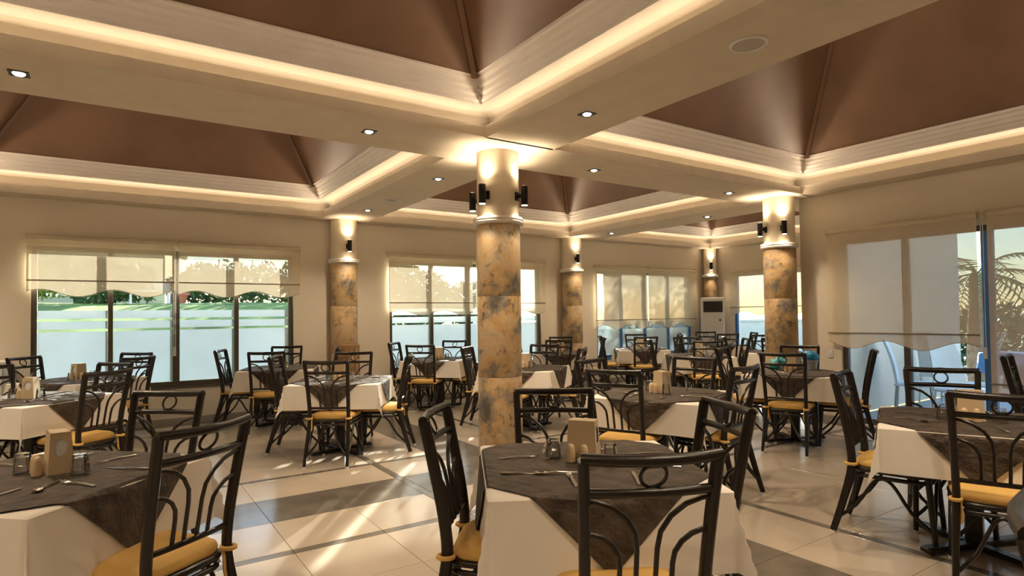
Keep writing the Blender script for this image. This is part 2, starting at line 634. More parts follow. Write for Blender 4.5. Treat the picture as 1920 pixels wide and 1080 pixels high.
ROOF_SLOPE = 1.35
for (x0, x1), (y0, y1) in COFFERS:
    z = HC
    fb = MB().add(*rect_sweep(x0, x1, y0, y1, [(0, z), (0, z + .105), (-.018, z + .105), (-.018, z + .09), (-.10, z + .09)]))
    fb.build('fascia', 'soffit', ceiling)
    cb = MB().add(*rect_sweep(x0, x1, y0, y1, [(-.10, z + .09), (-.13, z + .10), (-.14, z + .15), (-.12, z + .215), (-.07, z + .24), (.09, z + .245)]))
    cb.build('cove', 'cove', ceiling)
    pr_ = [(.09, .245), (.09, .262), (.105, .270), (.108, .300), (.130, .312), (.134, .345), (.158, .356), (.162, .388), (.195, .400), (.198, .42), (.23, .42)]
    kb = MB().add(*rect_sweep(x0, x1, y0, y1, [(d, z + h) for d, h in pr_]))
    kb.build('cornice', 'cornice', ceiling)
    # corner blocks of the cornice
    for sx, cx_ in ((1, x0), (-1, x1)):
        for sy, cy_ in ((1, y0), (-1, y1)):
            bb = MB()
            for d0, h0, h1 in ((.09, .247, .29), (.118, .292, .34), (.145, .342, .40)):
                p = Vector((cx_ + sx * d0, cy_ + sy * d0, z + h0))
                q0 = Vector((cx_ + sx * (d0 + .045), cy_ + sy * (d0 + .012), z + h1))
                q1 = Vector((cx_ + sx * (d0 + .012), cy_ + sy * (d0 + .045), z + h1))
                q2 = Vector((cx_ + sx * (d0 + .05), cy_ + sy * (d0 + .05), z + h1))
                bb.add([p, q0, q2, q1], [(0, 1, 2), (0, 2, 3), (1, 3, 2), (0, 3, 1)])
            bb.build('corner_block', 'cornice', ceiling)
    a0, a1, b0, b1, zt = x0 + .215, x1 - .215, y0 + .215, y1 - .215, z + .42
    half = min(a1 - a0, b1 - b0) / 2
    za = zt + half * ROOF_SLOPE
    if (a1 - a0) >= (b1 - b0):
        r0, r1 = Vector((a0 + half, (b0 + b1) / 2, za)), Vector((a1 - half, (b0 + b1) / 2, za))
        panels = [[(a0, b0), (a1, b0), r1, r0], [(a1, b0), (a1, b1), r1], [(a1, b1), (a0, b1), r0, r1], [(a0, b1), (a0, b0), r0]]
        hips = [((a0, b0), r0), ((a0, b1), r0), ((a1, b0), r1), ((a1, b1), r1)]
    else:
        r0, r1 = Vector(((a0 + a1) / 2, b0 + half, za)), Vector(((a0 + a1) / 2, b1 - half, za))
        panels = [[(a0, b0), (a1, b0), r0], [(a1, b0), (a1, b1), r1, r0], [(a1, b1), (a0, b1), r1], [(a0, b1), (a0, b0), r0, r1]]
        hips = [((a0, b0), r0), ((a1, b0), r0), ((a0, b1), r1), ((a1, b1), r1)]
    for pn in panels:
        vs_ = [p if isinstance(p, Vector) else Vector((p[0], p[1], zt)) for p in pn]
        MB().add(vs_, [tuple(range(len(vs_)))]).build('roof_panel', 'roof_brown', ceiling)
    for (hx, hy), r in hips:
        p = Vector((hx, hy, zt - 0.01))
        d = (r - p)
        up = Vector((0, 0, -1))
        side = d.cross(up).normalized() * 0.035
        dn = side.cross(d).normalized()
        if dn.z > 0:
            dn = -dn
        o1 = dn * 0.03
        hb = MB()
        q = [p + side, p - side, r - side, r + side]
        inn = [p + side * .6 + o1, p - side * .6 + o1, r - side * .6 + o1, r + side * .6 + o1]
        hb.add(q + inn, [(4, 5, 6, 7), (0, 1, 5, 4), (1, 2, 6, 5), (2, 3, 7, 6), (3, 0, 4, 7)])
        hb.build('hip_batten', 'roof_brown', ceiling)
    # LED strips lying in the cove, shining up and inward
    for k in range(4):
        ln = (x1 - x0) if k % 2 == 0 else (y1 - y0)
        L = bpy.data.lights.new('cove_led', 'AREA')
        L.shape = 'RECTANGLE'
        L.size, L.size_y = ln - 0.02, 0.03
        L.energy = LED_W * ln / 4
        L.color = WARM
        lo = bpy.data.objects.new('cove_led', L)
        COL.objects.link(lo)
        lo.parent = ceiling
        cx_, cy_ = (x0 + x1) / 2, (y0 + y1) / 2
        if k == 0:
            p, inw = (cx_, y0 - .085), Vector((0, 1, 0))
        elif k == 1:
            p, inw = (x1 + .085, cy_), Vector((-1, 0, 0))
        elif k == 2:
            p, inw = (cx_, y1 + .085), Vector((0, -1, 0))
        else:
            p, inw = (x0 - .085, cy_), Vector((1, 0, 0))
        lo.location = (p[0], p[1], HC + .108)
        dirv = (Vector((0, 0, .42)) + inw).normalized()
        zax = -dirv
        xax = Vector((1, 0, 0)) if k % 2 == 0 else Vector((0, 1, 0))
        yax = zax.cross(xax).normalized()
        lo.matrix_local = Matrix(((xax.x, yax.x, zax.x, p[0]), (xax.y, yax.y, zax.y, p[1]), (xax.z, yax.z, zax.z, HC + .108), (0, 0, 0, 1)))

# downlights and ceiling speakers
DL = [(-0.48, 4.70, 'over the aisle by the cabinet tables'), (1.75, 4.70, 'just inland of the freestanding column'), (3.0, 3.43, 'off-garden side of the freestanding column'),
      (4.23, 4.74, 'terrace side of the freestanding column'), (3.0, 5.93, 'garden side of the freestanding column'), (3.02, 8.18, 'by the high chair wall column'),
      (6.52, 4.76, 'beside the corner column'), (7.82, 6.12, 'garden side of the corner column'), (7.80, 8.28, 'by the wall column of the middle window'),
      (3.0, 1.20, 'added as unseen fill over the beam end by the loudspeaker'), (1.75, 0.0, 'added as unseen fill, entrance beam by the central coffer'), (-0.48, 0.0, 'added as unseen fill, entrance beam towards the cabinet side'),  # from here on: downlights added out of view to brighten the room
      (4.23, 0.0, 'added as unseen fill, entrance beam towards the terrace'), (6.52, 0.0, 'added as unseen fill, entrance beam against the terrace wall'), (-1.78, 1.20, 'added as unseen fill, cabinet side beam near the entrance'),
      (-1.78, 3.43, 'added as unseen fill, cabinet side beam midway'), (-1.78, 5.93, 'added as unseen fill, cabinet side beam past midway'), (-1.78, 8.18, 'added as unseen fill, cabinet side beam near the garden'),
      (9.0, 4.80, 'added as unseen fill behind the corner column, towards end wall'), (10.9, 4.80, 'added as unseen fill behind the corner column, at end wall')]
first = None
for x, y, wh in DL:
    if first is None:
        r = empty('downlight', (x, y, HC))
        fr = MB()
        a, b_ = 0.052, 0.040
        fr.add([(-a, -a, 0), (a, -a, 0), (a, a, 0), (-a, a, 0), (-a, -a, -.006), (a, -a, -.006), (a, a, -.006), (-a, a, -.006),
                (-b_, -b_, -.006), (b_, -b_, -.006), (b_, b_, -.006), (-b_, b_, -.006), (-b_, -b_, -.001), (b_, -b_, -.001), (b_, b_, -.001), (-b_, b_, -.001)],
               [(0, 1, 5, 4), (1, 2, 6, 5), (2, 3, 7, 6), (3, 0, 4, 7), (4, 5, 9, 8), (5, 6, 10, 9), (6, 7, 11, 10), (7, 4, 8, 11),
                (8, 9, 13, 12), (9, 10, 14, 13), (10, 11, 15, 14), (11, 8, 12, 15), (12, 13, 14, 15)])
        fr.build('frame', 'black_metal', r)
        MB().lathe([(0.033, -.0015), (0.033, -.006), (0.024, -.013), (0.010, -.017)], 14).build('bulb', 'bulb', r, True)
        first = r
        o = r
    else:
        o = copy_tree(first)
        o.location = (x, y, HC)
    if o is first:
        L = bpy.data.lights.new('downlight_beam', 'SPOT')
        L.energy = SPOT_W
        L.color = (1.0, 0.79, 0.55)
        L.spot_size = math.radians(130)
        L.spot_blend = 0.8
        L.shadow_soft_size = 0.04
        lo = bpy.data.objects.new('downlight_beam', L)
        COL.objects.link(lo)
        lo.parent = o
        lo.location = (0, 0, -.024)
    tag(o, 'small square recessed ceiling spotlight ' + wh, 'downlight', 'ceiling downlights')
for x, y, rad, lab in ((3.0, 2.04, .105, 'round white ceiling loudspeaker on the beam near the central coffer'), (3.02, 7.32, .10, 'round white ceiling loudspeaker between column and garden windows')):
    r = empty('ceiling_speaker', (x, y, HC), 0, lab, 'speaker')
    MB().lathe([(rad, 0), (rad, -.008), (rad - .006, -.013), (rad - .018, -.010), (rad - .02, -.004)], 32, cap=False).build('rim', 'plastic_white', r, True)
    MB().lathe([(rad - .019, -.001), (rad - .019, -.005), (rad * .3, -.008), (.006, -.009)], 32).build('grille', 'speaker_mesh', r, True)


# ------------------------------------------------------------------ columns and sconces
def column(x, y, label, sconces, r=0.205):
    c = empty('column', (x, y, 0), 0, label, 'column', 'stone clad columns')
    for z0, z1 in ((0.0, 0.86), (0.862, 1.60), (1.602, 2.27)):
        MB().lathe([(r - .002, z0), (r, z0 + .004), (r, z1 - .004), (r - .002, z1)], 40).build('stone_drum', 'stone', c, True)
    MB().lathe([(r - .01, 2.262), (r + .006, 2.266), (r + .03, 2.272), (r + .036, 2.288), (r + .022, 2.300), (r + .034, 2.312), (r + .026, 2.330), (r - .01, 2.336)], 40).build('ring_moulding', 'column_ring', c, True)
    MB().lathe([(r - .008, 2.33), (r - .008, HC)], 40).build('upper_shaft', 'column_cream', c, True)
    for ang, wh in sconces:
        sconce(x, y, r - .008, ang, wh)


sc_mesh = {}


def sconce(x, y, r, ang, wh):
    ux, uy = math.cos(ang), math.sin(ang)
    o = empty('wall_sconce', (x + ux * (r + .085), y + uy * (r + .085), 2.52), ang, 'black cylinder up and down light ' + wh, 'wall lamp', 'black column sconces')
    if not sc_mesh:
        sc_mesh['body'] = MB().lathe([(.022, -.086), (.031, -.088), (.033, -.085), (.033, .085), (.031, .088), (.022, .086)], 20).mesh('body', 'black_metal', True)
        sc_mesh['mount'] = MB().box((-.066, -.012, -.018), (-.025, .012, .018)).box((-.084, -.03, -.038), (-.066, .03, .038)).mesh('mount', 'black_metal')
        sc_mesh['lens'] = MB().lathe([(.027, 0), (.027, .003), (.006, .006)], 18).mesh('lens', 'lens', True)
    for k in ('body', 'mount'):
        link(k, sc_mesh[k], o)
    l1 = link('lens', sc_mesh['lens'], o, (0, 0, .086))
    l2 = link('lens', sc_mesh['lens'], o, (0, 0, -.0865))
    l2.rotation_euler = (PI, 0, 0)
    for s in (1, -1):
        L = bpy.data.lights.new('sconce_beam', 'SPOT')
        L.energy = SCONCE_W
        L.color = WARM
        L.spot_size = math.radians(125)
        L.spot_blend = 0.9
        L.shadow_soft_size = 0.02
        lo = bpy.data.objects.new('sconce_beam', L)
        COL.objects.link(lo)
        lo.parent = o
        lo.location = (0, 0, .098 * s)
        lo.rotation_euler = (0, 0, 0) if s < 0 else (PI, 0, 0)


column(3.02, 4.737, 'freestanding round column clad in mottled ochre and grey stone', [
    (math.radians(-62.5), 'on the off-garden side of the freestanding column'), (math.radians(27.5), 'on the terrace side of the freestanding column'),
    (math.radians(-152.5), 'on the off-terrace side of the freestanding column'), (math.radians(117.5), 'on the garden side of the freestanding column')])
column(3.02, 9.25, 'grey brown stone column on the garden wall by the high chair', [(-PI / 2, 'on the wall column by the high chair')])
column(7.43, 4.66, 'stone clad corner column where the terrace wall ends', [(math.radians(-135), 'on the off-garden face of the corner column'), (math.radians(158), 'on the off-terrace face of the corner column')])
column(7.62, 9.25, 'stone wall column between the middle and far garden windows', [(math.radians(-103), 'on the wall column between middle and far windows')])
column(11.78, 9.17, 'slim stone corner column behind the white air conditioner', [(-PI * .75, 'above the white air conditioner')], 0.15)
column(-1.78, 9.25, 'stone wall column beyond the white cabinet', [(-PI / 2, 'on the wall column beyond the white cabinet')])


# ------------------------------------------------------------------ windows
def window(name, mp, op, mulls, film=None, fmat='frame_bronze', fw=0.06):
    s0, s1, z0, z1 = op
    d0, d1 = -0.04, -0.10
    fr = MB()
    fr.cbox(mp(s0, z0, d0), mp(s1, z0 + fw + .01, d1), .003)
    fr.cbox(mp(s0, z1 - fw, d0), mp(s1, z1, d1), .003)
    fr.cbox(mp(s0, z0 + fw, d0), mp(s0 + fw, z1 - fw, d1), .003)
    fr.cbox(mp(s1 - fw, z0 + fw, d0), mp(s1, z1 - fw, d1), .003)
    o = struct(fr.build(name, fmat))
    edges = [s0 + fw]
    for s, wd, *mm in mulls:
        MB().cbox(mp(s - wd / 2, z0 + fw, d0 + .005), mp(s + wd / 2, z1 - fw, d1 - .005), .003).build('mullion', mm[0] if mm else fmat, o)
        edges += [s - wd / 2, s + wd / 2]
    edges.append(s1 - fw)
    for a, b in zip(edges[::2], edges[1::2]):
        MB().box(mp(a, z0 + fw, -.068), mp(b, z1 - fw, -.072)).build('pane', 'pane', o)
        if film:
            for fa, fb in film:
                MB().box(mp(a + .004, fa, -.0655), mp(b - .004, fb, -.0672)).build('frosted_film', 'film', o)
    # sill board
    if z0 > .2:
        MB().cbox(mp(s0 - .0, z0 - .03, 0.012), mp(s1 + .0, z0, -.06), .003).build('window_sill', fmat, o)
    return o


FILM = [(0.585, 1.285), (1.318, 1.418), (1.452, 1.555)]
window('window_1', mapW, W1, [(-0.015, .055), (0.735, .085), (1.50, .06)], FILM)
window('window_2', mapW, W2, [(4.62, .06), (5.355, .08), (6.12, .06)], FILM)
window('window_3', mapW, W3, [(9.12, .06), (9.85, .075), (10.60, .06)], [(0.575, 1.10)], 'frame_blue')
window('window_4', mapE, W4, [(7.62, .07)], None, 'frame_blue')
window('door_1', mapR, W5, [(3.29, .07), (2.49, .10, 'frame_blue'), (1.55, .07)], None, 'frame_bronze')


def blind(mp, sa, sb, ztop, zhem, zlow, label, nwave, ph=0.0, d=0.022, amp=0.045, cord=None):
    r = empty('roller_blind', mp((sa + sb) / 2, ztop, d), 0, label, 'blind', 'cream roller blinds')
    org = Vector(r.location)

    def q(s, z, dd):
        return tuple(Vector(mp(s, z, dd)) - org)
    tb = MB()
    ax = [q(sa, ztop - .035, d + .018), q(sb, ztop - .035, d + .018)]
    tb.tube(ax, .034, 14)
    tb.build('roller_tube', 'blind_rail', r, True)
    for s in (sa, sb):
        e = -.006 if s == min(sa, sb) else .006
        MB().cbox(q(s, ztop - .075, .0), q(s + e, ztop + .002, d + .055), .001).build('end_bracket', 'blind_rail', r)
    fb = MB()
    n = 48
    vs_ = []
    for i in range(n + 1):
        s = sa + (sb - sa) * i / n
        zb = zlow + amp * math.cos(2 * PI * (nwave * i / n + ph))
        for z in (ztop - .04, zhem, zb):
            vs_.append(q(s, z, d + .035))
    fs_ = []
    for i in range(n):
        for k in range(2):
            fs_.append((i * 3 + k, i * 3 + 3 + k, i * 3 + 4 + k, i * 3 + 1 + k))
    fb.add(vs_, fs_)
    fb.build('fabric', 'blind', r)
    MB().tube([q(sa + .005, zhem, d + .04), q(sb - .005, zhem, d + .04)], .009, 8).build('hem_bar', 'hem', r, True)
    ed = MB()
    ed.tube([Vector(vs_[i * 3 + 2]) for i in range(n + 1)], .0035, 5)
    ed.build('hem_piping', 'hem', r)
    if cord:
        cs, cz = cord
        cb = MB()
        cb.tube([q(cs, ztop - .03, d + .035), q(cs, cz, d + .04)], .004, 6)
        cb.tube([q(cs + .02, ztop - .03, d + .035), q(cs + .02, cz, d + .04)], .004, 6)
        cb.build('pull_chain', 'plastic_white', r)
        MB().cbox(q(cs - .008, cz - .12, d + .03), q(cs + .028, cz, d + .05), .004).build('chain_weight', 'plastic_white', r)
    return r


blind(mapW, -0.87, 0.715, 2.50, 1.93, 1.775, 'cream scalloped roller blind over the white cabinet window, cabinet side', 2.1, 0.82, cord=(.70, 1.05))
blind(mapW, 0.755, 2.37, 2.50, 1.93, 1.775, 'cream scalloped roller blind over the white cabinet window, high chair side', 2.1, 0.72)
blind(mapW, 3.80, 5.395, 2.49, 1.66, 1.49, 'cream scalloped roller blind over the middle garden window, high chair side', 2.0, 0.75)
blind(mapW, 5.455, 7.02, 2.49, 1.66, 1.49, 'cream scalloped roller blind over the middle garden window, terrace side', 2.0, 0.75)
blind(mapW, 8.31, 9.83, 2.45, 1.30, 1.15, 'cream roller blind over the far garden window, half beside the wall column', 2.0, 0.7)
blind(mapW, 9.87, 11.45, 2.45, 1.30, 1.15, 'cream roller blind over the far garden window, half beside the air conditioner', 2.0, 0.7)
blind(mapE, 6.45, 8.76, 2.39, 1.55, 1.41, 'cream roller blind on the end wall beside the air conditioner', 3.0, 0.5)
blind(mapR, 4.16, 2.545, 2.47, 1.15, 1.01, 'cream scalloped roller blind on the terrace door beside the corner column', 2.1, 0.12, amp=.05, cord=(2.49, 1.02))
blind(mapR, 2.455, 0.55, 2.47, 0.64, 0.50, 'cream roller blind pulled lowest on the terrace door', 2.1, 0.1, amp=.05)

# ------------------------------------------------------------------ chairs
def arch_path(x0, zb, ztop, xpost, ypost):
    """rises straight from the lower rail, then turns outward into the post"""
    pts = []
    s = 1 if xpost > 0 else -1
    R = abs(xpost) - abs(x0)
    Rz = R * 0.95

    def yy(z):
        return -0.213 - (z - 0.55) * 0.19
    zc = ztop - Rz
    for z in (zb, zb + (zc - zb) * .5, zc):
        pts.append((x0 + s * 0.004 * (z - zb) / .3, yy(z), z))
    for a in (20, 40, 60, 78, 90):
        t = math.radians(a)
        pts.append((x0 + s * R * (1 - math.cos(t)), yy(zc + Rz * math.sin(t)), zc + Rz * math.sin(t)))
    return pts


def make_chair():
    c = empty('dining_chair', (0, 0, 0))

    def yb(z):
        return -0.213 - (z - 0.55) * 0.19
    for s in (-1, 1):
        path = smooth_path([(s * .205, -.325, 0.012), (s * .198, -.262, .22), (s * .188, -.213, .43), (s * .190, -.222, .60), (s * .198, -.262, .82), (s * .2065, -.298, .995)], 4)
        rs = [0.80 + 0.2 * min(1, i / 6) for i in range(len(path))]
        leg = MB().tube(path, rs, 10, flat=(.0185, .025)).build('back_post', 'chair_cane', c, True)
        MB().lathe([(.017, 0), (.018, .014)], 10, (s * .205, -.325, 0)).build('foot_cap', 'foot_white', leg)
        fl = MB().tube([(s * .203, .222, .012), (s * .198, .205, .22), (s * .192, .19, .43)], [.0145, .017, .0185], 10).build('front_leg', 'chair_cane', c, True)
        MB().lathe([(.016, 0), (.0165, .014)], 10, (s * .203, .222, 0)).build('foot_cap', 'foot_white', fl)
    # top rail bowed backward with a swelling node in the middle
    n = 12
    pts, rs = [], []
    for i in range(n + 1):
        t = -1 + 2 * i / n
        pts.append((t * .215, -.300 - .030 * (1 - t * t), 1.0 - .006 * (1 - t * t)))
        rs.append(.0185 if abs(t) > .08 else .021)
    MB().tube(pts, rs, 10).build('top_rail', 'chair_cane', c, True)
    pts = []
    for i in range(n + 1):
        t = -1 + 2 * i / n
        pts.append((t * .202, yb(.895) - .026 * (1 - t * t), .895))
    MB().tube(pts, .015, 9).build('second_rail', 'chair_cane', c, True)
    MB().tube([(.040 * math.cos(a), -.312 + .017 * math.sin(a) * -1, .9465 + .037 * math.sin(a)) for a in [2 * PI * i / 20 for i in range(20)]], .0058, 7, closed=True).build('ring', 'chair_cane', c, True)
    pts = []
    for i in range(9):
        t = -1 + 2 * i / 8
        pts.append((t * .192, yb(.55) - .012 * (1 - t * t), .55))
    MB().tube(pts, .0125, 8).build('lower_rail', 'chair_cane', c, True)
    for s in (-1, 1):
        MB().tube(arch_path(s * .030, .55, .868, s * .199, 0), .0085, 7).build('back_arch', 'chair_cane', c, True)
        MB().tube(arch_path(s * .082, .55, .765, s * .195, 0), .0085, 7).build('back_arch', 'chair_cane', c, True)

    def ring(z, k, rr):
        out = []
        for i in range(28):
            a = 2 * PI * i / 28
            ca, sa = math.cos(a), math.sin(a)
            e = 0.42
            x = math.copysign(abs(ca) ** e, ca) * (.203 * k)
            y = math.copysign(abs(sa) ** e, sa) * (.208 * k)
            out.append((x * (1 + .04 * y / .2), y, z))
        return out
    MB().tube(ring(.425, 1.0, 0), .0155, 8, closed=True).tube(ring(.388, 1.0, 0), .013, 8, closed=True).build('seat_frame', 'chair_cane', c, True)
    vs_ = ring(.428, .97, 0)
    MB().add([(x, y, .432) for x, y, z in vs_] + [(x, y, .420) for x, y, z in vs_], [tuple(range(28)), tuple(range(55, 27, -1))]).build('seat_panel', 'chair_cane', c)
    # arched braces on the four sides
    br = [(.10, .0), (.20, .42), (.30, .66), (.36, .82), (.383, 1.0)]

    def brace(p0, p1):
        half0, half1 = [], []
        mid = [(p0[0] + p1[0]) / 2, (p0[1] + p1[1]) / 2]
        for z, t in br:
            half0.append((p0[0] + (mid[0] - p0[0]) * t, p0[1] + (mid[1] - p0[1]) * t, z))
            half1.append((p1[0] + (mid[0] - p1[0]) * t, p1[1] + (mid[1] - p1[1]) * t, z))
        return half0 + half1[-2::-1]
    FLc, FRc, BLc, BRc = (-.20, .214), (.20, .214), (-.20, -.295), (.20, -.295)
    for a, b in ((FLc, FRc), (BLc, BRc), (FLc, BLc), (FRc, BRc)):
        pp = brace(a, b)
        if a in (BLc,) and b in (BRc,):
            pp = [(x, y + max(0, (z - .1)) * .28, z) for x, y, z in pp]
        MB().tube(smooth_path(pp, 2), .0105, 7).build('brace', 'chair_cane', c, True)
    # cushion with a welted edge and ties
    prof = [(.90, .434), (1.01, .440), (1.045, .455), (1.02, .474), (.93, .486), (.70, .494), (.35, .498)]
    vs_, fs_ = [], []
    for k, z in prof:
        for x, y, _ in ring(0, 1.0, 0):
            vs_.append((x * k, y * k + .012, z))
    for l in range(len(prof) - 1):
        for i in range(28):
            j = (i + 1) % 28
            fs_.append((l * 28 + i, l * 28 + j, l * 28 + 28 + j, l * 28 + 28 + i))
    fs_.append(tuple(range(27, -1, -1)))
    fs_.append(tuple((len(prof) - 1) * 28 + i for i in range(28)))
    cu = MB().add(vs_, fs_).build('cushion', 'cushion_cloth', c, True)
    for s in (-1, 1):
        tb = MB()
        pts = []
        for i in range(10):
            a = 2 * PI * i / 10
            pts.append((s * .191 + .024 * math.cos(a), -.216 + .032 * math.sin(a), .452))
        tb.tube(pts, .010, 6, closed=True)
        tb.tube(smooth_path([(s * .191 - s * .02, -.20, .452), (s * .17, -.215, .42), (s * .165, -.222, .37), (s * .172, -.225, .33)], 3), [.008] * 9 + [.005], 5)
        tb.build('tie', 'cushion_cloth', cu, True)
    return c


chair0 = make_chair()
TOPMID = Vector((0, -0.33))       # middle of the top rail in the chair's own frame
used = {'chair': False}


def place_chair(mx, my, ang, label, group):
    """mx,my: where the middle of the top rail stands; ang: direction the sitter faces"""
    rz = ang - PI / 2
    off = Vector((TOPMID.x * math.cos(rz) - TOPMID.y * math.sin(rz), TOPMID.x * math.sin(rz) + TOPMID.y * math.cos(rz)))
    o = chair0 if not used['chair'] else copy_tree(chair0)
    used['chair'] = True
    o.location = (mx - off.x, my - off.y, 0)
    o.rotation_euler = (0, 0, rz)
    tag(o, label, 'chair', group)
    return o


# ------------------------------------------------------------------ tables, cloths
TA = 0.455          # half side of a table
TZ = 0.745          # height of the bare top


def make_table():
    t = empty('dining_table', (0, 0, 0))
    MB().cbox((-TA + .01, -TA + .01, TZ - .028), (TA - .01, TA - .01, TZ), .004).build('table_top', 'table_black', t)
    MB().cbox((-.042, -.042, .03), (.042, .042, TZ - .028), .006).build('pedestal', 'table_black', t)
    for a in (PI / 4, -PI / 4):
        b = MB().cbox((-.36, -.035, .012), (.36, .035, .04), .008).build('base_bar', 'table_black', t)
        b.rotation_euler = (0, 0, a)
        for s in (-1, 1):
            MB().lathe([(.022, 0), (.022, .013)], 10, (s * .33, 0, 0)).build('glide', 'steel', b)
    return t


def drape(u, v, a, fold=0.42, flare=0.05, lift=0.0, seed=0):
    """where a cloth point (u,v) comes to rest on a square table of half side a"""
    ou, ov = max(0, abs(u) - a), max(0, abs(v) - a)
    su, sv = (1 if u >= 0 else -1), (1 if v >= 0 else -1)
    if ou == 0 and ov == 0:
        return (u, v, lift)
    if ou > 0 and ov > 0:
        r = math.hypot(ou, ov)
        t = math.atan2(ov, ou) / (PI / 2)
        tri = 1 - abs(2 * t - 1)
        tri = tri ** 0.85
        d = r * fold * tri
        x = a + r * flare * (1 - t) + d * .707
        y = a + r * flare * t + d * .707
        z = -math.sqrt(max(0, r * r - d * d)) * 0.985
        return (su * (x + lift), sv * (y + lift), z + lift)
    o = ou or ov
    al = v if ou else u
    wav = 0.007 * math.sin(al * 8 + seed) * min(1, o / .2)
    h = a + o * flare + wav + min(o, .006) + lift
    z = -o * 0.99 + lift
    if ou:
        return (su * h, v, z)
    return (u, sv * h, z)


def cloth_mesh(kind, seed):
    mb = MB()
    rnd = random.Random(seed)
    vs_, fs_ = [], []
    if kind == 'white':
        L, lift = {1: .76, 4: .765, 9: .70, 16: .712}[seed], 0.005
        base = [-L, -.66, -.61, -.56, -.51, -.48, -.462, -TA, -.44, -.36, -.27, -.18, -.09]
        g = base + [0] + [-b for b in base[::-1]]
        m_ = len(g)
        for v in g:
            for u in g:
                vs_.append(drape(u, v, TA, .24, .06, lift, seed))
        for j in range(m_ - 1):
            for i in range(m_ - 1):
                fs_.append((j * m_ + i, j * m_ + i + 1, (j + 1) * m_ + i + 1, (j + 1) * m_ + i))
    else:
        Dg = {1: .765, 4: .75, 9: .73, 16: .755}[seed]           # half diagonal of the topper, laid cornerwise
        ox, oy = rnd.uniform(-.025, .025), rnd.uniform(-.025, .025)

        def cuts(lo, hi, n0, n1):
            lo2, hi2 = max(lo, -TA), min(hi, TA)
            return [lo + (lo2 - lo) * i / n0 for i in range(n0)] + [lo2 + (hi2 - lo2) * i / n1 for i in range(n1)] + [hi2 + (hi - hi2) * i / n0 for i in range(n0 + 1)]
        us = cuts(ox - Dg, ox + Dg, 10, 34)
        m_ = 2 * 10 + 34 + 1
        for u in us:
            vm = max(0.0005, Dg - abs(u - ox))
            for v in cuts(oy - vm, oy + vm, 10, 34):
                x, y, z = drape(u, v, TA, .22, .085, .012, seed)
                if abs(u) < TA - .01 and abs(v) < TA - .01:
                    z += .0014 * math.sin(u * 31 + seed) * math.sin(v * 27 + u * 9) + .0012 * math.sin(u * 23 - v * 41 + seed)
                vs_.append((x, y, z))
        for j in range(len(us) - 1):
            for i in range(m_ - 1):
                q = (j * m_ + i, j * m_ + i + 1, (j + 1) * m_ + i + 1, (j + 1) * m_ + i)
                if (Vector(vs_[q[0]]) - Vector(vs_[q[1]])).length + (Vector(vs_[q[3]]) - Vector(vs_[q[2]])).length > 1e-5:
                    fs_.append(q[::-1])
    mb.add(vs_, fs_)
    me = mb.mesh('tablecloth' if kind == 'white' else 'table_topper', 'cloth_white' if kind == 'white' else 'topper', False)
    me.polygons.foreach_set('use_smooth', [True] * len(me.polygons))
    try:
        me.set_sharp_from_angle(angle=math.radians(38))
    except Exception:
        pass
    return me


white_meshes = [cloth_mesh('white', s) for s in (1, 4, 9, 16)]
top_meshes = [cloth_mesh('dark', s) for s in (1, 4, 9, 16)]
table0 = make_table()
used['table'] = False

# ------------------------------------------------------------------ table ware
def holder_meshes():
    b = MB()
    w0, w1, d0, d1, h = .070, .061, .047, .037, .178
    th = .004

    def corner(sx, sy, z, k=0.0):
        t = z / h
        return Vector((sx * (w0 + (w1 - w0) * t - k), sy * (d0 + (d1 - d0) * t - k), z))
    # two broad faces and the lid
    for sy in (-1, 1):
        vs_ = [corner(-1, sy, 0), corner(1, sy, 0), corner(1, sy, h), corner(-1, sy, h),
               corner(-1, sy, 0, th), corner(1, sy, 0, th), corner(1, sy, h, th), corner(-1, sy, h, th)]
        b.add(vs_, [(0, 1, 2, 3), (7, 6, 5, 4), (0, 4, 5, 1), (1, 5, 6, 2), (2, 6, 7, 3), (3, 7, 4, 0)])
    b.add([corner(-1, -1, h), corner(1, -1, h), corner(1, 1, h), corner(-1, 1, h), corner(-1, -1, h - th), corner(1, -1, h - th), corner(1, 1, h - th), corner(-1, 1, h - th)],
          [(0, 1, 2, 3), (7, 6, 5, 4)])
    # narrow ends with a round opening
    n = 24
    for sx in (-1, 1):
        for k in (0.0, th):
            vs_, fs_ = [], []
            for i in range(n):
                a = 2 * PI * i / n
                cy_, cz_ = math.cos(a), math.sin(a)
                zc = .112
                zi = zc + .038 * cz_
                ti = zi / h
                yi = .026 * cy_
                vs_.append(Vector((sx * (w0 + (w1 - w0) * ti - k), yi, zi)))
                m_ = max(abs(cy_), abs(cz_))
                zo = zc + (h - zc if cz_ > 0 else zc) * cz_ / m_
                to = zo / h
                dd = d0 + (d1 - d0) * to
                yo = dd * cy_ / m_
                vs_.append(Vector((sx * (w0 + (w1 - w0) * to - k), yo, zo)))
            for i in range(n):
                j = (i + 1) % n
                fs_.append((2 * i, 2 * j, 2 * j + 1, 2 * i + 1))
            b.add(vs_, fs_)
    nap = MB().cbox((-.056, -.030, .004), (.056, .030, .160), .004)
    return b.mesh('holder_body', 'holder_beige'), nap.mesh('napkin_stack', 'napkin')


HOLD, NAP = holder_meshes()
SHAK = MB().add([], []).lathe([(.021, 0), (.0215, .004), (.019, .05), (.0165, .068), (.012, .076), (.005, .0795)], 16).mesh('shaker', 'shaker_beige', True)
_g = MB()
for prof in ([(.036, .0), (.0365, .02), (.0335, .045), (.029, .080), (.027, .086)],):
    _g.lathe(prof, 10, cap=False)
_g.lathe([(.0335, .0), (.034, .02), (.031, .045), (.0265, .072), (.004, .073)], 10, cap=False)
_g.lathe([(.027, .086), (.024, .088), (.003, .0885)], 10, cap=False)
GLASS = _g.mesh('tumbler', 'tumbler')


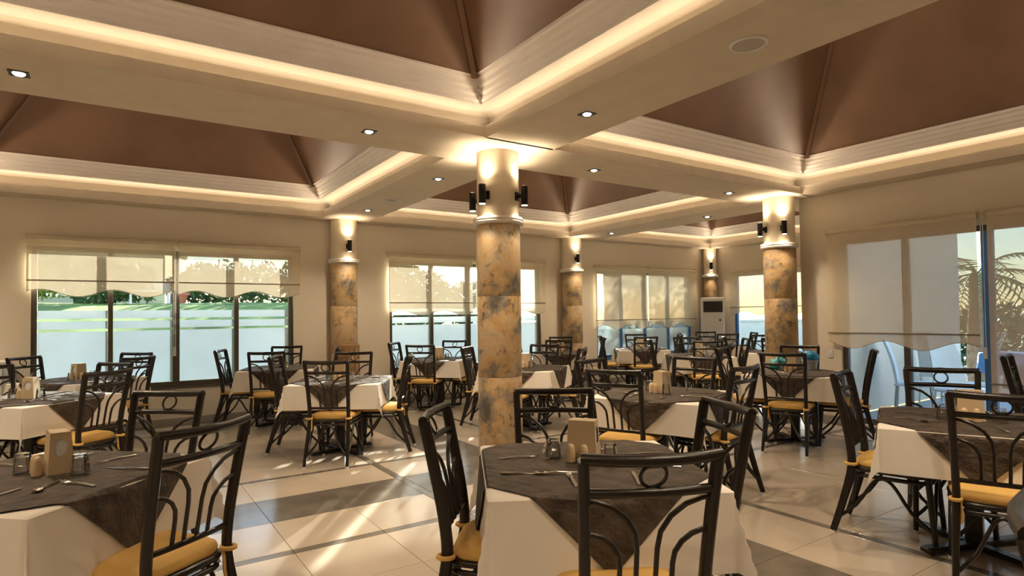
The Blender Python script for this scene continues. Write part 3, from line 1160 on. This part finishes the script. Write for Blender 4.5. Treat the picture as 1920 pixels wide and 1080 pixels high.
def knife():
    b = MB()
    b.add([(-.008, 0, .0), (.008, 0, 0), (.0075, .10, 0), (-.0065, .10, 0), (-.008, 0, .006), (.008, 0, .006), (.0075, .10, .006), (-.0065, .10, .006)],
          [(3, 2, 1, 0), (4, 5, 6, 7), (0, 1, 5, 4), (1, 2, 6, 5), (2, 3, 7, 6), (3, 0, 4, 7)])
    b.add([(-.0065, .10, .001), (.0085, .10, .001), (.010, .19, .001), (.002, .222, .001), (-.006, .19, .001),
           (-.0065, .10, .004), (.0085, .10, .003), (.010, .19, .002), (.002, .222, .002), (-.006, .19, .0035)],
          [(4, 3, 2, 1, 0), (5, 6, 7, 8, 9), (0, 1, 6, 5), (1, 2, 7, 6), (2, 3, 8, 7), (3, 4, 9, 8), (4, 0, 5, 9)])
    return b.mesh('table_knife', 'steel')


def fork():
    b = MB()
    b.tube([(0, 0, .003), (0, .05, .006), (0, .10, .009), (0, .135, .006)], 1, 8, flat=(.007, .0022))
    b.add([(-.011, .135, .004), (.011, .135, .004), (.012, .155, .002), (-.012, .155, .002), (-.011, .135, .0065), (.011, .135, .0065), (.012, .155, .0045), (-.012, .155, .0045)],
          [(3, 2, 1, 0), (4, 5, 6, 7), (0, 1, 5, 4), (1, 2, 6, 5), (2, 3, 7, 6), (3, 0, 4, 7)])
    for x in (-.0102, -.0034, .0034, .0102):
        b.tube([(x, .154, .0035), (x, .175, .003), (x * .95, .197, .008)], [.0019, .0018, .0012], 6)
    return b.mesh('table_fork', 'steel')


def spoon():
    b = MB()
    b.tube([(0, 0, .003), (0, .05, .006), (0, .10, .010), (0, .138, .005)], 1, 8, flat=(.0065, .0022))
    vs_, fs_ = [], []
    for k in range(5):
        rr = 1 - k / 4.0 * .85
        for i in range(16):
            a = 2 * PI * i / 16
            vs_.append((.019 * rr * math.cos(a), .165 + .029 * rr * math.sin(a), .0015 + .008 * rr * rr))
    for k in range(4):
        for i in range(16):
            j = (i + 1) % 16
            fs_.append((k * 16 + i, k * 16 + j, k * 16 + 16 + j, k * 16 + 16 + i))
    fs_.append(tuple(64 + i for i in range(16)))
    b.add(vs_, fs_)
    return b.mesh('table_spoon', 'steel', True)


KN, FO, SP = knife(), fork(), spoon()
WZ = TZ + .0145


def side_of(a):
    return SIDES[round(a / (PI / 2)) % 4]


SIDES = ['terrace side', 'garden side', 'off-terrace side', 'off-garden side']    # +x, +y, -x, -y


def ware(cx, cy, rot, desc, short, hold_rot=0.0, hoff=(0, 0), seats=(0, 1, 2, 3), grot=0.0):
    rnd = random.Random(int(cx * 100 + cy * 1000))
    R2 = Matrix.Rotation(rot, 2)

    def P(u, v, z=WZ):
        q = R2 @ Vector((u, v))
        return (cx + q.x, cy + q.y, z)
    h = empty('napkin_holder', P(*hoff), rot + hold_rot, 'beige tapered napkin holder with round side openings on ' + desc, 'napkin holder', 'napkin holders')
    link('holder_body', HOLD, h)
    link('napkin_stack', NAP, h)
    hr = Matrix.Rotation(hold_rot, 2)

    def around(u, v):
        q = hr @ Vector((u, v))
        return P(hoff[0] + q.x, hoff[1] + q.y)
    for s in (-1, 1):
        tag(link('shaker', SHAK, None, around(s * .030 - .01, -.076)), 'beige shaker on the %s of its pair, %s' % (side_of(rot + hold_rot + (0 if s > 0 else PI)), desc), 'shaker', 'condiment shakers')
    for u, v in ((-.135, -.03), (.135, -.055)):
        tag(link('tumbler', GLASS, None, around(u * math.cos(grot) - v * math.sin(grot), u * math.sin(grot) + v * math.cos(grot)), rnd.uniform(0, 1)), 'upturned tumbler, %s of napkin holder, %s' % (side_of(rot + hold_rot + grot + (0 if u > 0 else PI)), desc), 'glass', 'upturned tumblers')
    for k in seats:
        a = k * PI / 2
        for nm, me, du, dv, lab in (('table_knife', KN, .13, -.40, 'steel table knife laid at the '), ('table_fork', FO, -.12, -.40, 'steel fork laid at the ')):
            jj = rnd.uniform(-.015, .015)
            q = Matrix.Rotation(a, 2) @ Vector((du + jj, dv + rnd.uniform(0, .02)))
            tag(link(nm, me, None, P(q.x, q.y), rot + a + rnd.uniform(-.22, .22)), lab + side_of(rot + a - PI / 2) + ' of ' + desc, nm.split('_')[1], nm.split('_')[1] + ' settings')
        if k in (0, 3):
            q = Matrix.Rotation(a, 2) @ Vector((-.07, -.17))
            tag(link('table_spoon', SP, None, P(q.x, q.y), rot + a + PI / 2 + rnd.uniform(-.4, .4)), 'steel spoon laid at the ' + side_of(rot + a - PI / 2) + ' of ' + desc, 'spoon', 'spoon settings')


S = 0.9655
D = math.radians
# name, description, centre, turn of the table, chairs [(slot, top-rail middle or None, facing or None)], detail
TABLES = [
    ('T1', 'the table before the freestanding stone column', (1.77, 2.06), -29, {'f': (1.36, 1.27, -27 + 90), 'l': (1.20, 2.49, -40), 'b': (2.12, 2.75, -37 - 90), 'r': (2.40, 1.80, 155)}, 2),
    ('T0', 'the table third from the white cabinet', (-0.25, 3.30), 46, {'f': (0.34, 2.71, 126), 'r': (0.30, 4.13, -131)}, 2),
    ('T3', 'the table second from the white cabinet', (-0.57, 6.66), 44, {'f': (0.0, 6.10, 133), 'r': (0.07, 6.98, 218), 'b': (-0.86, 7.80, -62)}, 2),
    ('T7', 'the table next to the white cabinet', (-0.30, 8.44), 44, {'r': (0.15, 9.16, -132), 'f': (0.28, 8.23, 132), 'b': (-0.97, 9.10, -40)}, 1),
    ('T2', 'the table second from the high chair', (2.05, 6.38), -31, {'f': (1.74, 5.93, 55), 'b': (2.49, 7.25, -118), 'l': (1.50, 7.12, -28), 'r': (2.80, 6.22, 150)}, 2),
    ('T4', 'the window table beside the high chair', (1.90, 8.53), -22, {'f': (1.70, 8.33, 70), 'b': (2.18, 9.45, -112), 'l': (1.34, 9.30, -25), 'r': (2.66, 8.62, 160)}, 1),
    ('T5', 'the table at the middle garden window', (4.28, 8.50), -45, {'f': (3.89, 8.52, 48), 'b': (5.05, 9.36, -140), 'l': (3.97, 9.45, -45), 'r': (4.86, 8.02, 132)}, 1),
    ('T6', 'the table between freestanding column and garden', (4.40, 6.30), -54, {'l': (3.99, 7.18, -48), 'b': (5.11, 6.86, -150), 'r': (4.90, 5.80, 128), 'f': (3.80, 6.02, 36)}, 1),
    ('T8', 'the table midway between the stone columns', (3.83, 3.50), -68, {'f': (3.17, 3.39, 24), 'b': (4.72, 3.86, -168), 'l': (3.74, 4.32, -78), 'r': (4.19, 2.91, 100)}, 2),
    ('T9', 'the table between middle and far windows', (6.58, 8.33), -38, {'f': (6.46, 8.22, 60), 'b': (7.21, 9.12, -122), 'l': (6.28, 9.06, -40), 'r': (7.33, 8.20, 140)}, 1),
    ('T10', 'the table at the far garden window', (8.43, 8.20), -36, {'f': (8.21, 7.99, 62), 'b': (9.18, 9.02, -122), 'l': (8.22, 8.91, -38), 'r': (9.35, 8.17, 140)}, 1),
    ('T11', 'the table second from the air conditioner', (7.80, 6.33), -38, {'f': (7.57, 6.06, 52), 'b': (8.39, 7.02, -125), 'l': (7.68, 7.20, -42), 'r': (8.60, 6.18, 138)}, 1),
    ('T14', 'the table beside the air conditioner', (10.50, 8.05), -38, {'f': (10.73, 8.00, 58), 'b': (11.31, 8.95, -140), 'l': (10.40, 8.86, -42), 'r': (11.25, 7.80, 140)}, 0),
    ('T13', 'the table tucked behind the corner column', (9.35, 6.05), -50, {'f': (9.01, 6.03, 25), 'l': (9.39, 6.83, -50), 'b': (10.2, 6.75, -140)}, 0),
    ('T12', 'the table with the blue bag', (6.28, 3.80), -66, {'f': (5.82, 3.64, 20), 'b': (7.10, 4.37, -154), 'l': (6.11, 4.58, -70), 'r': (6.84, 3.27, 118)}, 1),
    ('T15', 'the table second from the terrace door', (4.28, 1.48), -66, {'f': (3.70, 1.14, 22), 'b': (5.05, 1.92, -154), 'l': (4.22, 2.24, -75)}, 2),
    ('T16', 'the table against the terrace door', (6.75, 1.25), -80, {'f': (6.34, 1.72, 0), 'l': (6.85, 2.05, -80)}, 0),
]
for idx, (nm, desc, (cx, cy), rot, chs, det) in enumerate(TABLES):
    r = D(rot)
    var = idx if idx < 2 else 2 + idx % 2
    t = table0 if not used['table'] else copy_tree(table0)
    used['table'] = True
    t.location = (cx, cy, 0)
    t.rotation_euler = (0, 0, r)
    tag(t, 'square black pedestal table under the cloth of ' + desc, 'table', 'cafe tables')
    tag(link('tablecloth', white_meshes[var], None, (cx, cy, TZ + .001), r + ((idx // 2) % 4) * PI / 2), 'white cloth draped over ' + desc, 'tablecloth', 'white tablecloths')
    tag(link('table_topper', top_meshes[var], None, (cx, cy, TZ + .001), r + ((idx // 2) % 4) * PI / 2), 'dark brown cornerwise cloth on ' + desc, 'table topper', 'dark table toppers')
    if det:
        ware(cx, cy, r, desc, nm, hold_rot={'T1': -.44, 'T0': D(-125), 'T3': D(-150)}.get(nm, [.1, -.35, -.6][idx % 3]), hoff={'T1': (0, .08), 'T0': (.06, -.02)}.get(nm, (0.0, .02)), grot={'T0': D(45), 'T3': D(70)}.get(nm, 0.0), seats=(0, 1, 2, 3) if det == 2 else ((0,) if nm == 'T12' else (0, 2)))
    # name the sides so that no two chairs of a table share one
    outw = {'f': r - PI / 2, 'r': r, 'b': r + PI / 2, 'l': r + PI}
    k0 = round((outw['r']) / (PI / 2))
    side = {s: SIDES[(k0 + i) % 4] for i, s in enumerate(('r', 'b', 'l', 'f'))}
    for s, (mx, my, face) in chs.items():
        p = Vector((mx * S - cx, my * S - cy))
        ov_ = Vector((math.cos(outw[s]), math.sin(outw[s])))
        lv_ = Vector((-ov_.y, ov_.x))
        mn, ml = (.67, .2) if det == 2 else (.79, .03)
        p = Vector((cx, cy)) + ov_ * max(mn, p.dot(ov_)) + lv_ * max(-ml, min(ml, p.dot(lv_)))
        if det < 2:
            turn = (D(face) - outw[s] - PI + PI) % (2 * PI) - PI
            face = math.degrees(outw[s] + PI + max(-.12, min(.12, turn)))
        place_chair(min(p.x, 11.6), min(p.y, 9.31), D(face), 'dark cane chair with mustard cushion, %s of %s' % (side[s], desc), 'cane chairs at the tables')
place_chair(1.615, 0.475, D(-78), 'dark cane chair turned away from the table before the freestanding column', 'cane chairs at the tables')

# ------------------------------------------------------------------ other furniture
ac = empty('air_conditioner', (11.52, 8.93, 0), math.atan2(-.70, -.72) + PI / 2, 'white floor standing air conditioner with dark louvred outlet', 'air conditioner')
MB().cbox((-.25, -.15, 0.0), (.25, .15, 1.78), .02).build('cabinet', 'plastic_white', ac)
MB().box((-.21, -.156, 1.44), (.21, -.149, 1.69)).build('outlet', 'grille', ac)
for k in range(9):
    MB().box((-.205, -.162, 1.452 + k * .026), (.205, -.155, 1.458 + k * .026)).build('louvre', 'grille', ac)
MB().box((-.235, -.153, .30), (.235, -.149, 1.37)).build('front_panel', 'plastic_white', ac)
MB().cbox((.13, -.160, 1.24), (.17, -.150, 1.28), .003).build('control', 'grille', ac)

hcx = empty('high_chair', (2.93, 8.86, 0), D(-30), 'brown wooden high chair standing at the wall column', 'high chair')
for sx in (-1, 1):
    MB().tube([(sx * .19, .20, 0), (sx * .155, .13, .60), (sx * .15, .13, 1.0)], .016, 8).build('back_leg', 'wood', hcx, True)
    MB().tube([(sx * .20, -.20, 0), (sx * .16, -.13, .60), (sx * .155, -.14, .80)], .016, 8).build('front_leg', 'wood', hcx, True)
    MB().cbox((sx * .16 - .012, -.14, .76), (sx * .16 + .012, .13, .785), .004).build('armrest', 'wood', hcx)
for z in (.99, .86):
    MB().cbox((-.165, .118, z - .02), (.165, .142, z + .02), .005).build('back_rail', 'wood', hcx)
for x in (-.09, 0, .09):
    MB().cbox((x - .012, .122, .58), (x + .012, .138, .99), .003).build('slat', 'wood', hcx)
MB().cbox((-.165, -.14, .565), (.165, .14, .59), .006).build('seat', 'wood', hcx)
MB().cbox((-.18, -.17, .20), (.18, -.145, .23), .004).build('foot_rest', 'wood', hcx)

cab = empty('cabinet', (-1.22, 9.13, 0), 0, 'low white cabinet against the garden wall', 'cabinet')
MB().cbox((-.34, -.22, 0.02), (.20, .22, .94), .006).build('body', 'plastic_white', cab)
MB().cbox((-.345, -.24, .94), (.22, .235, .97), .006).build('cabinet_top', 'plastic_white', cab)
for x in (-.33, -.07):
    d_ = MB().cbox((x, -.235, .06), (x + .255, -.221, .92), .003).build('door', 'plastic_white', cab)
    MB().tube([(x + .22, -.25, .52), (x + .22, -.25, .64)], .006, 8).build('handle', 'steel', d_)
sw = empty('light_switch', (XR - .001, 4.17, .88), 0, 'white switch plate on the terrace wall by the corner column', 'switch')
MB().cbox((-.008, -.03, -.05), (0, .03, .05), .003).build('plate', 'plastic_white', sw)
MB().cbox((-.012, -.014, -.022), (-.007, .014, .022), .002).build('rocker', 'plastic_white', sw)


def lump(name, mat, loc, size, seed, label, cat):
    rnd = random.Random(seed)
    bm = bmesh.new()
    bmesh.ops.create_icosphere(bm, subdivisions=3, radius=1)
    ph = [rnd.uniform(0, 6) for _ in range(6)]
    for v in bm.verts:
        c = v.co
        k = 1 + .10 * math.sin(c.x * 5 + ph[0]) * math.sin(c.y * 6 + ph[1]) + .07 * math.sin(c.z * 9 + c.x * 7 + ph[2])
        z = max(-.55, c.z)
        v.co = Vector((c.x * size[0] * k, c.y * size[1] * k, (z + .55) / 1.55 * size[2] * (k if z > -.5 else 1)))
    me = bpy.data.meshes.new(name)
    bm.to_mesh(me)
    bm.free()
    me.materials.append(MATS[mat])
    me.polygons.foreach_set('use_smooth', [True] * len(me.polygons))
    return tag(link(name, me, None, loc), label, cat)


bx = empty('storage_tub', (6.70, 3.86, WZ), .3, 'pale plastic tub under the blue bag', 'tub')
MB().lathe([(.075, 0), (.085, .09), (.09, .095)], 20).build('tub_body', 'box_clear', bx, True)
MB().lathe([(.092, .092), (.092, .102), (.085, .106)], 20).build('lid', 'box_clear', bx, True)
lump('plastic_bag', 'bag_blue', (6.70, 3.86, WZ + .105), (.10, .09, .11), 3, 'crumpled bright blue plastic bag on the pale tub', 'bag')
lump('cloth_bundle', 'bag_teal', (6.50, 4.12, WZ), (.15, .09, .13), 5, 'teal cloth bundle lying beside the blue bag', 'cloth')

# ------------------------------------------------------------------ outdoors
gn = MB()
gx = [-30 + 2.2 * i for i in range(34)]
gy = [9.62, 10.4, 11, 12, 13.5, 15, 17, 19, 21, 23, 26, 30, 36, 44, 60]
rnd = random.Random(3)


def ground_z(x, y):
    if x > 8.2:
        return -0.06
    t = min(1, max(0, (y - 10.6) / 10.0))
    b = 2.0 * t * t * (3 - 2 * t) + max(0, y - 21) * .012
    k = min(1, max(0, (8.2 - x) / 2.5))
    return -0.06 + b * k


for y in gy:
    for x in gx:
        gn.v.append((x, y, ground_z(x, y) + (rnd.uniform(-.03, .03) if y > 11 else 0)))
for j in range(len(gy) - 1):
    for i in range(len(gx) - 1):
        gn.f.append((j * len(gx) + i, j * len(gx) + i + 1, (j + 1) * len(gx) + i + 1, (j + 1) * len(gx) + i))
lawn = gn.build('lawn', 'lawn', None, True)
tag(lawn, 'sunlit grass bank beyond the garden windows', 'lawn', kind='stuff')
tf = MB().box((XR + WT, -14, -.12), (60, YRET - WT, -.02)).box((XE + WT, YRET - WT, -.12), (60, 9.6, -.02)).build('terrace_paving', 'terrace_floor')
struct(tf)


def leafy(name, loc, rad, n, mat, size, label, cat, group, trunk=None, seed=0):
    rn = random.Random(seed)
    o = empty(name, loc, 0, label, cat, group)
    mb = MB()
    base = trunk[0] if trunk else 0
    for i in range(n):
        while True:
            p = Vector((rn.uniform(-1, 1), rn.uniform(-1, 1), rn.uniform(-1, 1)))
            if .35 < p.length < 1:
                break
        p *= (1 + .18 * math.sin(p.x * 5 + seed) * math.cos(p.z * 4))
        c = Vector((p.x * rad[0], p.y * rad[1], base + rad[2] + p.z * rad[2]))
        a = Vector((rn.gauss(0, 1), rn.gauss(0, 1), rn.gauss(0, 1))).normalized()
        b = a.orthogonal().normalized()
        s = size * rn.uniform(.6, 1.3)
        mb.add([c - a * s, c + b * s * .45, c + a * s, c - b * s * .45], [(0, 1, 2, 3)])
    f = mb.build('foliage', mat, o)
    f['kind'] = 'stuff'
    if trunk:
        hgt, r = trunk
        MB().tube([(0, 0, -.1), (.06, .03, hgt * .5), (0, .08, hgt), (.05, 0, hgt + rad[2])], [r * 1.2, r, r * .85, r * .5], 10).build('trunk', 'bark', o, True)
    else:
        MB().tube([(0, 0, -.1), (.02, .02, rad[2] * .9)], [.05, .03], 7).build('stem', 'bark', o, True)
    return o


hed = [(18.0, 5.6, 1.3, 1.6, .85, 'leaf_dark'), (18.6, 8.4, 1.3, 1.5, .75, 'leaf_light'), (17.6, 2.8, 1.2, 1.6, .8, 'leaf_dark'), (-6.5, 22.5, 1.8, 1.2, .85, 'leaf_dark'), (-4.2, 22.0, 1.5, 1.1, .7, 'leaf_dark'), (-2.2, 22.4, 1.4, 1.1, .9, 'leaf_light'), (0.0, 21.6, 1.3, 1.0, .65, 'leaf_dark'),
       (4.2, 23.0, 1.6, 1.2, .8, 'leaf_dark'), (6.4, 22.6, 1.5, 1.1, 1.0, 'leaf_light'), (8.0, 24.0, 1.8, 1.3, 1.1, 'leaf_dark'), (11.5, 25.5, 1.8, 1.2, .9, 'leaf_dark'), (2.9, 24.0, 1.2, 1.0, .75, 'leaf_dark'), (-9.0, 23.0, 1.7, 1.2, .9, 'leaf_light')]
NEAR = ['at the terrace edge behind the palm', 'at the terrace edge by the end window', 'at the terrace edge farthest from the garden', 'beyond the cabinet, under the dark tree', 'beyond the cabinet window end',
        'on the bank before the cream house', 'on the bank beside the white bench', 'on the bank past the flower pot', 'on the bank before the middle window', 'on the bank under the light leafy tree', 'under the low dark tree',
        'behind the flower pot', 'at the cabinet end of the bank']
for i, (x, y, a, b, c, mt_) in enumerate(hed):
    leafy('garden_shrub', (x, y, ground_z(x, y) - .05), (a, b, c), 1500, mt_, .13,
          'rounded %s green shrub %s' % ('light' if mt_ == 'leaf_light' else 'dark', NEAR[i]), 'shrub', 'shrubs on the bank' if y > 10 else 'terrace shrubs', seed=i + 1)
leafy('garden_tree', (-7.5, 27, ground_z(-7.5, 27)), (2.6, 2.4, 2.0), 2600, 'leaf_dark', .2, 'dark leafy tree beyond the cabinet window', 'tree', 'garden trees', (2.6, .2), 31)
leafy('garden_tree', (10.2, 26.5, ground_z(10.2, 26.5)), (2.2, 2.0, 1.8), 2200, 'leaf_light', .2, 'light leafy tree beyond the middle window', 'tree', 'garden trees', (2.4, .2), 32)
leafy('garden_tree', (16.5, 17.5, -.06), (1.9, 1.8, 1.5), 1800, 'leaf_light', .18, 'leafy tree with thick trunk beyond the far garden window', 'tree', 'garden trees', (3.2, .38), 33)
leafy('garden_tree', (24.5, 19.5, -.06), (2.4, 2.0, 1.7), 2000, 'leaf_dark', .2, 'dark tree beyond the far garden window and low wall', 'tree', 'garden trees', (3.4, .3), 34)
leafy('garden_tree', (12.6, 27.5, -.06), (2.3, 1.8, 1.35), 2400, 'leaf_dark', .2, 'dark low tree beyond the middle garden window', 'tree', 'garden trees', (1.0, .22), 35)
leafy('garden_tree', (17.2, 30.0, -.06), (2.6, 1.9, 1.25), 2400, 'leaf_dark', .2, 'broad low tree beyond the middle garden window', 'tree', 'garden trees', (0.9, .22), 36)
pot = empty('flower_pot', (1.75, 21.8, ground_z(1.75, 21.8) - .03), 0, 'red terracotta flower pot on the grass bank', 'pot')
MB().lathe([(.20, 0), (.29, .28), (.34, .28), (.34, .37), (.30, .37), (.27, .31)], 20, cap=False).build('pot_body', 'terracotta', pot, True)
MB().lathe([(.275, .30), (.275, .32)], 20).build('soil', 'bark', pot)
pl = empty('garden_bench', (.95, 21.2, ground_z(.95, 21.2) - .02), .05, 'white garden bench on the grass bank', 'bench')
MB().cbox((-.55, -.2, .36), (.55, .2, .42), .01).build('seat', 'chair_white', pl)
MB().cbox((-.55, .16, .42), (.55, .20, .66), .01).build('backrest', 'chair_white', pl)
for sx in (-1, 1):
    for sy in (-1, 1):
        MB().cbox((sx * .5 - .03, sy * .16 - .03, -.05), (sx * .5 + .03, sy * .16 + .03, .36), .005).build('leg', 'chair_white', pl)

hs = empty('garden_house', (-2.5, 37, 1.7), -.25, 'cream rendered house beyond the hedge', 'house')
MB().box((-5.5, -3, -.5), (5.5, 3, 3.4)).build('wall', 'render_cream', hs)
MB().add([(-6, -3.5, 3.4), (6, -3.5, 3.4), (6, 3.5, 3.4), (-6, 3.5, 3.4), (-3, 0, 5.0), (3, 0, 5.0)], [(0, 1, 5, 4), (1, 2, 5), (2, 3, 4, 5), (3, 0, 4), (3, 2, 1, 0)]).build('roof', 'roof_tile', hs)
for x in (-3.6, -.6, 2.6):
    f_ = MB().box((x, -3.06, 1.0), (x + 1.0, -3.0, 2.3)).build('house_window', 'frame_blue', hs)
    MB().box((x + .08, -3.08, 1.08), (x + .92, -3.061, 2.22)).build('house_pane', 'box_clear', f_)
lw = empty('boundary_wall', (17, 15.5, -.06), D(-38), 'low white garden wall beyond the far window', 'wall')
MB().cbox((-7, -.12, 0), (7, .12, 1.15), .02).build('wall_body', 'render_white', lw)
MB().cbox((-7.05, -.17, 1.15), (7.05, .17, 1.23), .02).build('coping', 'render_white', lw)


# terrace furniture: white tall-backed chairs
def terrace_chair():
    o = empty('terrace_chair', (0, 0, 0))
    n, m_ = 10, 7
    vs_, fs_ = [], []
    for j in range(n + 1):
        t = j / n
        z = .44 + t * .66
        y = -.20 - t * .17 + .03 * math.sin(t * PI)
        hw = .225 - .05 * t
        for i in range(m_ + 1):
            u = -1 + 2 * i / m_
            vs_.append((u * hw, y + .03 * (1 - u * u) * -1 + .03, z + (.02 * (1 - u * u) if j == n else 0)))
    k = len(vs_)
    vs_ += [(x, y - .018, z) for x, y, z in vs_]
    for j in range(n):
        for i in range(m_):
            a = j * (m_ + 1) + i
            q = (a, a + 1, a + m_ + 2, a + m_ + 1)
            fs_.append(q)
            fs_.append(tuple(k + p for p in q[::-1]))
    for j in range(n):
        for i in (0, m_):
            a, b = j * (m_ + 1) + i, (j + 1) * (m_ + 1) + i
            fs_.append((a, b, k + b, k + a))
    for i in range(m_):
        for j in (0, n):
            a, b = j * (m_ + 1) + i, j * (m_ + 1) + i + 1
            fs_.append((a, b, k + b, k + a))
    MB().add(vs_, fs_).build('backrest', 'chair_white', o, True)
    MB().cbox((-.225, -.22, .42), (.225, .23, .46), .02).build('seat', 'chair_white', o)
    for sx in (-1, 1):
        for sy in (-1, 1):
            MB().tube([(sx * .22, sy * .22, 0), (sx * .19, sy * .19, .43)], .013, 8).build('leg', 'steel', o, True)
    return o


tc0 = terrace_chair()
spots = [(9.15, 3.80, 200, 'white tall backed terrace chair nearest the corner column'), (8.75, 3.10, 150, 'white tall backed terrace chair beside the door mullion'), (9.6, 3.3, 20, 'white tall backed terrace chair across the blue clothed table'),
         (9.0, 2.1, 130, 'white tall backed terrace chair by the door post'), (10.6, 4.0, 250, 'white tall backed terrace chair out by the parasol'), (11.2, 2.6, 40, 'white tall backed terrace chair by the white pillar')]
for i, (x, y, a, lab) in enumerate(spots):
    o = tc0 if i == 0 else copy_tree(tc0)
    o.location = (x, y, -.02)
    o.rotation_euler = (0, 0, D(a))
    tag(o, lab, 'chair', 'white terrace chairs')
for x, y, lab in ((9.95, 2.55, 'terrace table under a blue cloth'), (12.2, 3.6, 'farther terrace table with blue cloth by the parasol')):
    t = empty('terrace_table', (x, y, -.02), .4, lab, 'table', 'terrace tables')
    MB().lathe([(.03, .02), (.03, .70)], 10).build('pedestal', 'steel', t, True)
    MB().lathe([(.25, 0), (.24, .02), (.05, .03)], 20).build('foot', 'steel', t, True)
    MB().lathe([(.44, .70), (.44, .725)], 24).build('table_top', 'chair_white', t)
    pf = [(.02, .729), (.44, .729), (.455, .70), (.47, .40)]
    vs_, fs_ = [], []
    for r_, z in pf:
        for i in range(32):
            a = 2 * PI * i / 32
            k = r_ + (.025 * math.cos(a * 8) if z < .5 else 0)
            vs_.append((k * math.cos(a), k * math.sin(a), z))
    for l in range(3):
        for i in range(32):
            j = (i + 1) % 32
            fs_.append((l * 32 + i, l * 32 + j, l * 32 + 32 + j, l * 32 + 32 + i))
    fs_.append(tuple(range(32)))
    MB().add(vs_, fs_).build('cover', 'cloth_blue', t, True)
pa = empty('parasol', (13.2, 5.2, -.02), 0, 'folded blue parasol on the terrace', 'parasol')
MB().tube([(0, 0, 0), (0, 0, 2.7)], .025, 8).build('pole', 'steel', pa, True)
MB().lathe([(.05, 1.0), (.16, 1.15), (.11, 1.9), (.03, 2.6)], 12).build('canopy', 'cloth_blue', pa, True)
MB().lathe([(.28, 0), (.28, .06), (.06, .10)], 20).build('base', 'render_white', pa, True)
pv = empty('pavilion', (26, 0.5, -.02), 0, 'white terrace building with square pillars', 'building')
MB().box((0, -6, 0), (1.2, 1.2, 3.4)).build('wall', 'render_white', pv)
for y in (-5.2, -2.9, -.6):
    p_ = MB().box((-.02, y, .9), (0, y + 1.4, 2.4)).build('pavilion_window', 'frame_blue', pv)
    MB().box((-.035, y + .08, .98), (-.021, y + 1.32, 2.32)).build('pavilion_pane', 'box_clear', p_)
for y in (-5.8, -2.4, 1.0):
    MB().box((-2.0, y - .15, 0), (-1.7, y + .15, 2.9)).build('pillar', 'render_white', pv)
MB().box((-2.2, -6.2, 2.9), (1.2, 1.4, 3.15)).build('canopy_slab', 'render_white', pv)


def palm(loc, h, label, seed):
    rn = random.Random(seed)
    o = empty('palm_tree', loc, 0, label, 'palm', 'palms on the terrace')
    MB().tube([(0, 0, -.05), (.05, .02, h * .5), (.1, 0, h)], [.2, .15, .13], 10).build('trunk', 'bark', o, True)
    for i in range(15):
        a = 2 * PI * i / 15 + rn.uniform(-.15, .15)
        el = rn.uniform(-.3, .9)
        mb = MB()
        L = rn.uniform(1.5, 2.0)
        prev = None
        pts = []
        for k in range(10):
            t = k / 9
            rr = L * t * math.cos(el * (1 - t * .3))
            zz = h + L * t * math.sin(el) - 0.75 * t * t * L
            pts.append(Vector((.1 + rr * math.cos(a), rr * math.sin(a), zz)))
        mb.tube(pts, [.02 - .0015 * k for k in range(10)], 5)
        sd_ = Vector((-math.sin(a), math.cos(a), 0))
        for k in range(1, 10):
            for f in (0, .5):
                p = pts[k] if f == 0 or k == 9 else (pts[k] + pts[k + 1]) / 2
                d_ = (pts[k] - pts[k - 1]).normalized()
                ll = .46 * (1 - abs(k / 9 - .4))
                for s in (-1, 1):
                    tip = p + sd_ * s * ll + d_ * ll * .7 - Vector((0, 0, ll * .45))
                    mb.add([p, p + d_ * .045, tip], [(0, 1, 2)])
        mb.build('frond', 'leaf_palm', o)
    return o


palm((14.2, 4.75, -.02), 2.15, 'palm tree on the terrace beyond the door', 1)
palm((19.5, 9.2, -.02), 3.0, 'palm tree beyond the end wall window', 2)
yc_ = empty('plastic_stool', (14.6, 9.0, -.02), .3, 'yellow plastic chair outside the end wall window', 'chair')
MB().cbox((-.22, -.22, .40), (.22, .22, .44), .02).build('seat', 'yellow_plastic', yc_)
MB().cbox((-.22, .18, .44), (.22, .22, .84), .02).build('backrest', 'yellow_plastic', yc_)
for sx in (-1, 1):
    for sy in (-1, 1):
        MB().tube([(sx * .21, sy * .21, 0), (sx * .17, sy * .17, .41)], .02, 8).build('leg', 'yellow_plastic', yc_, True)
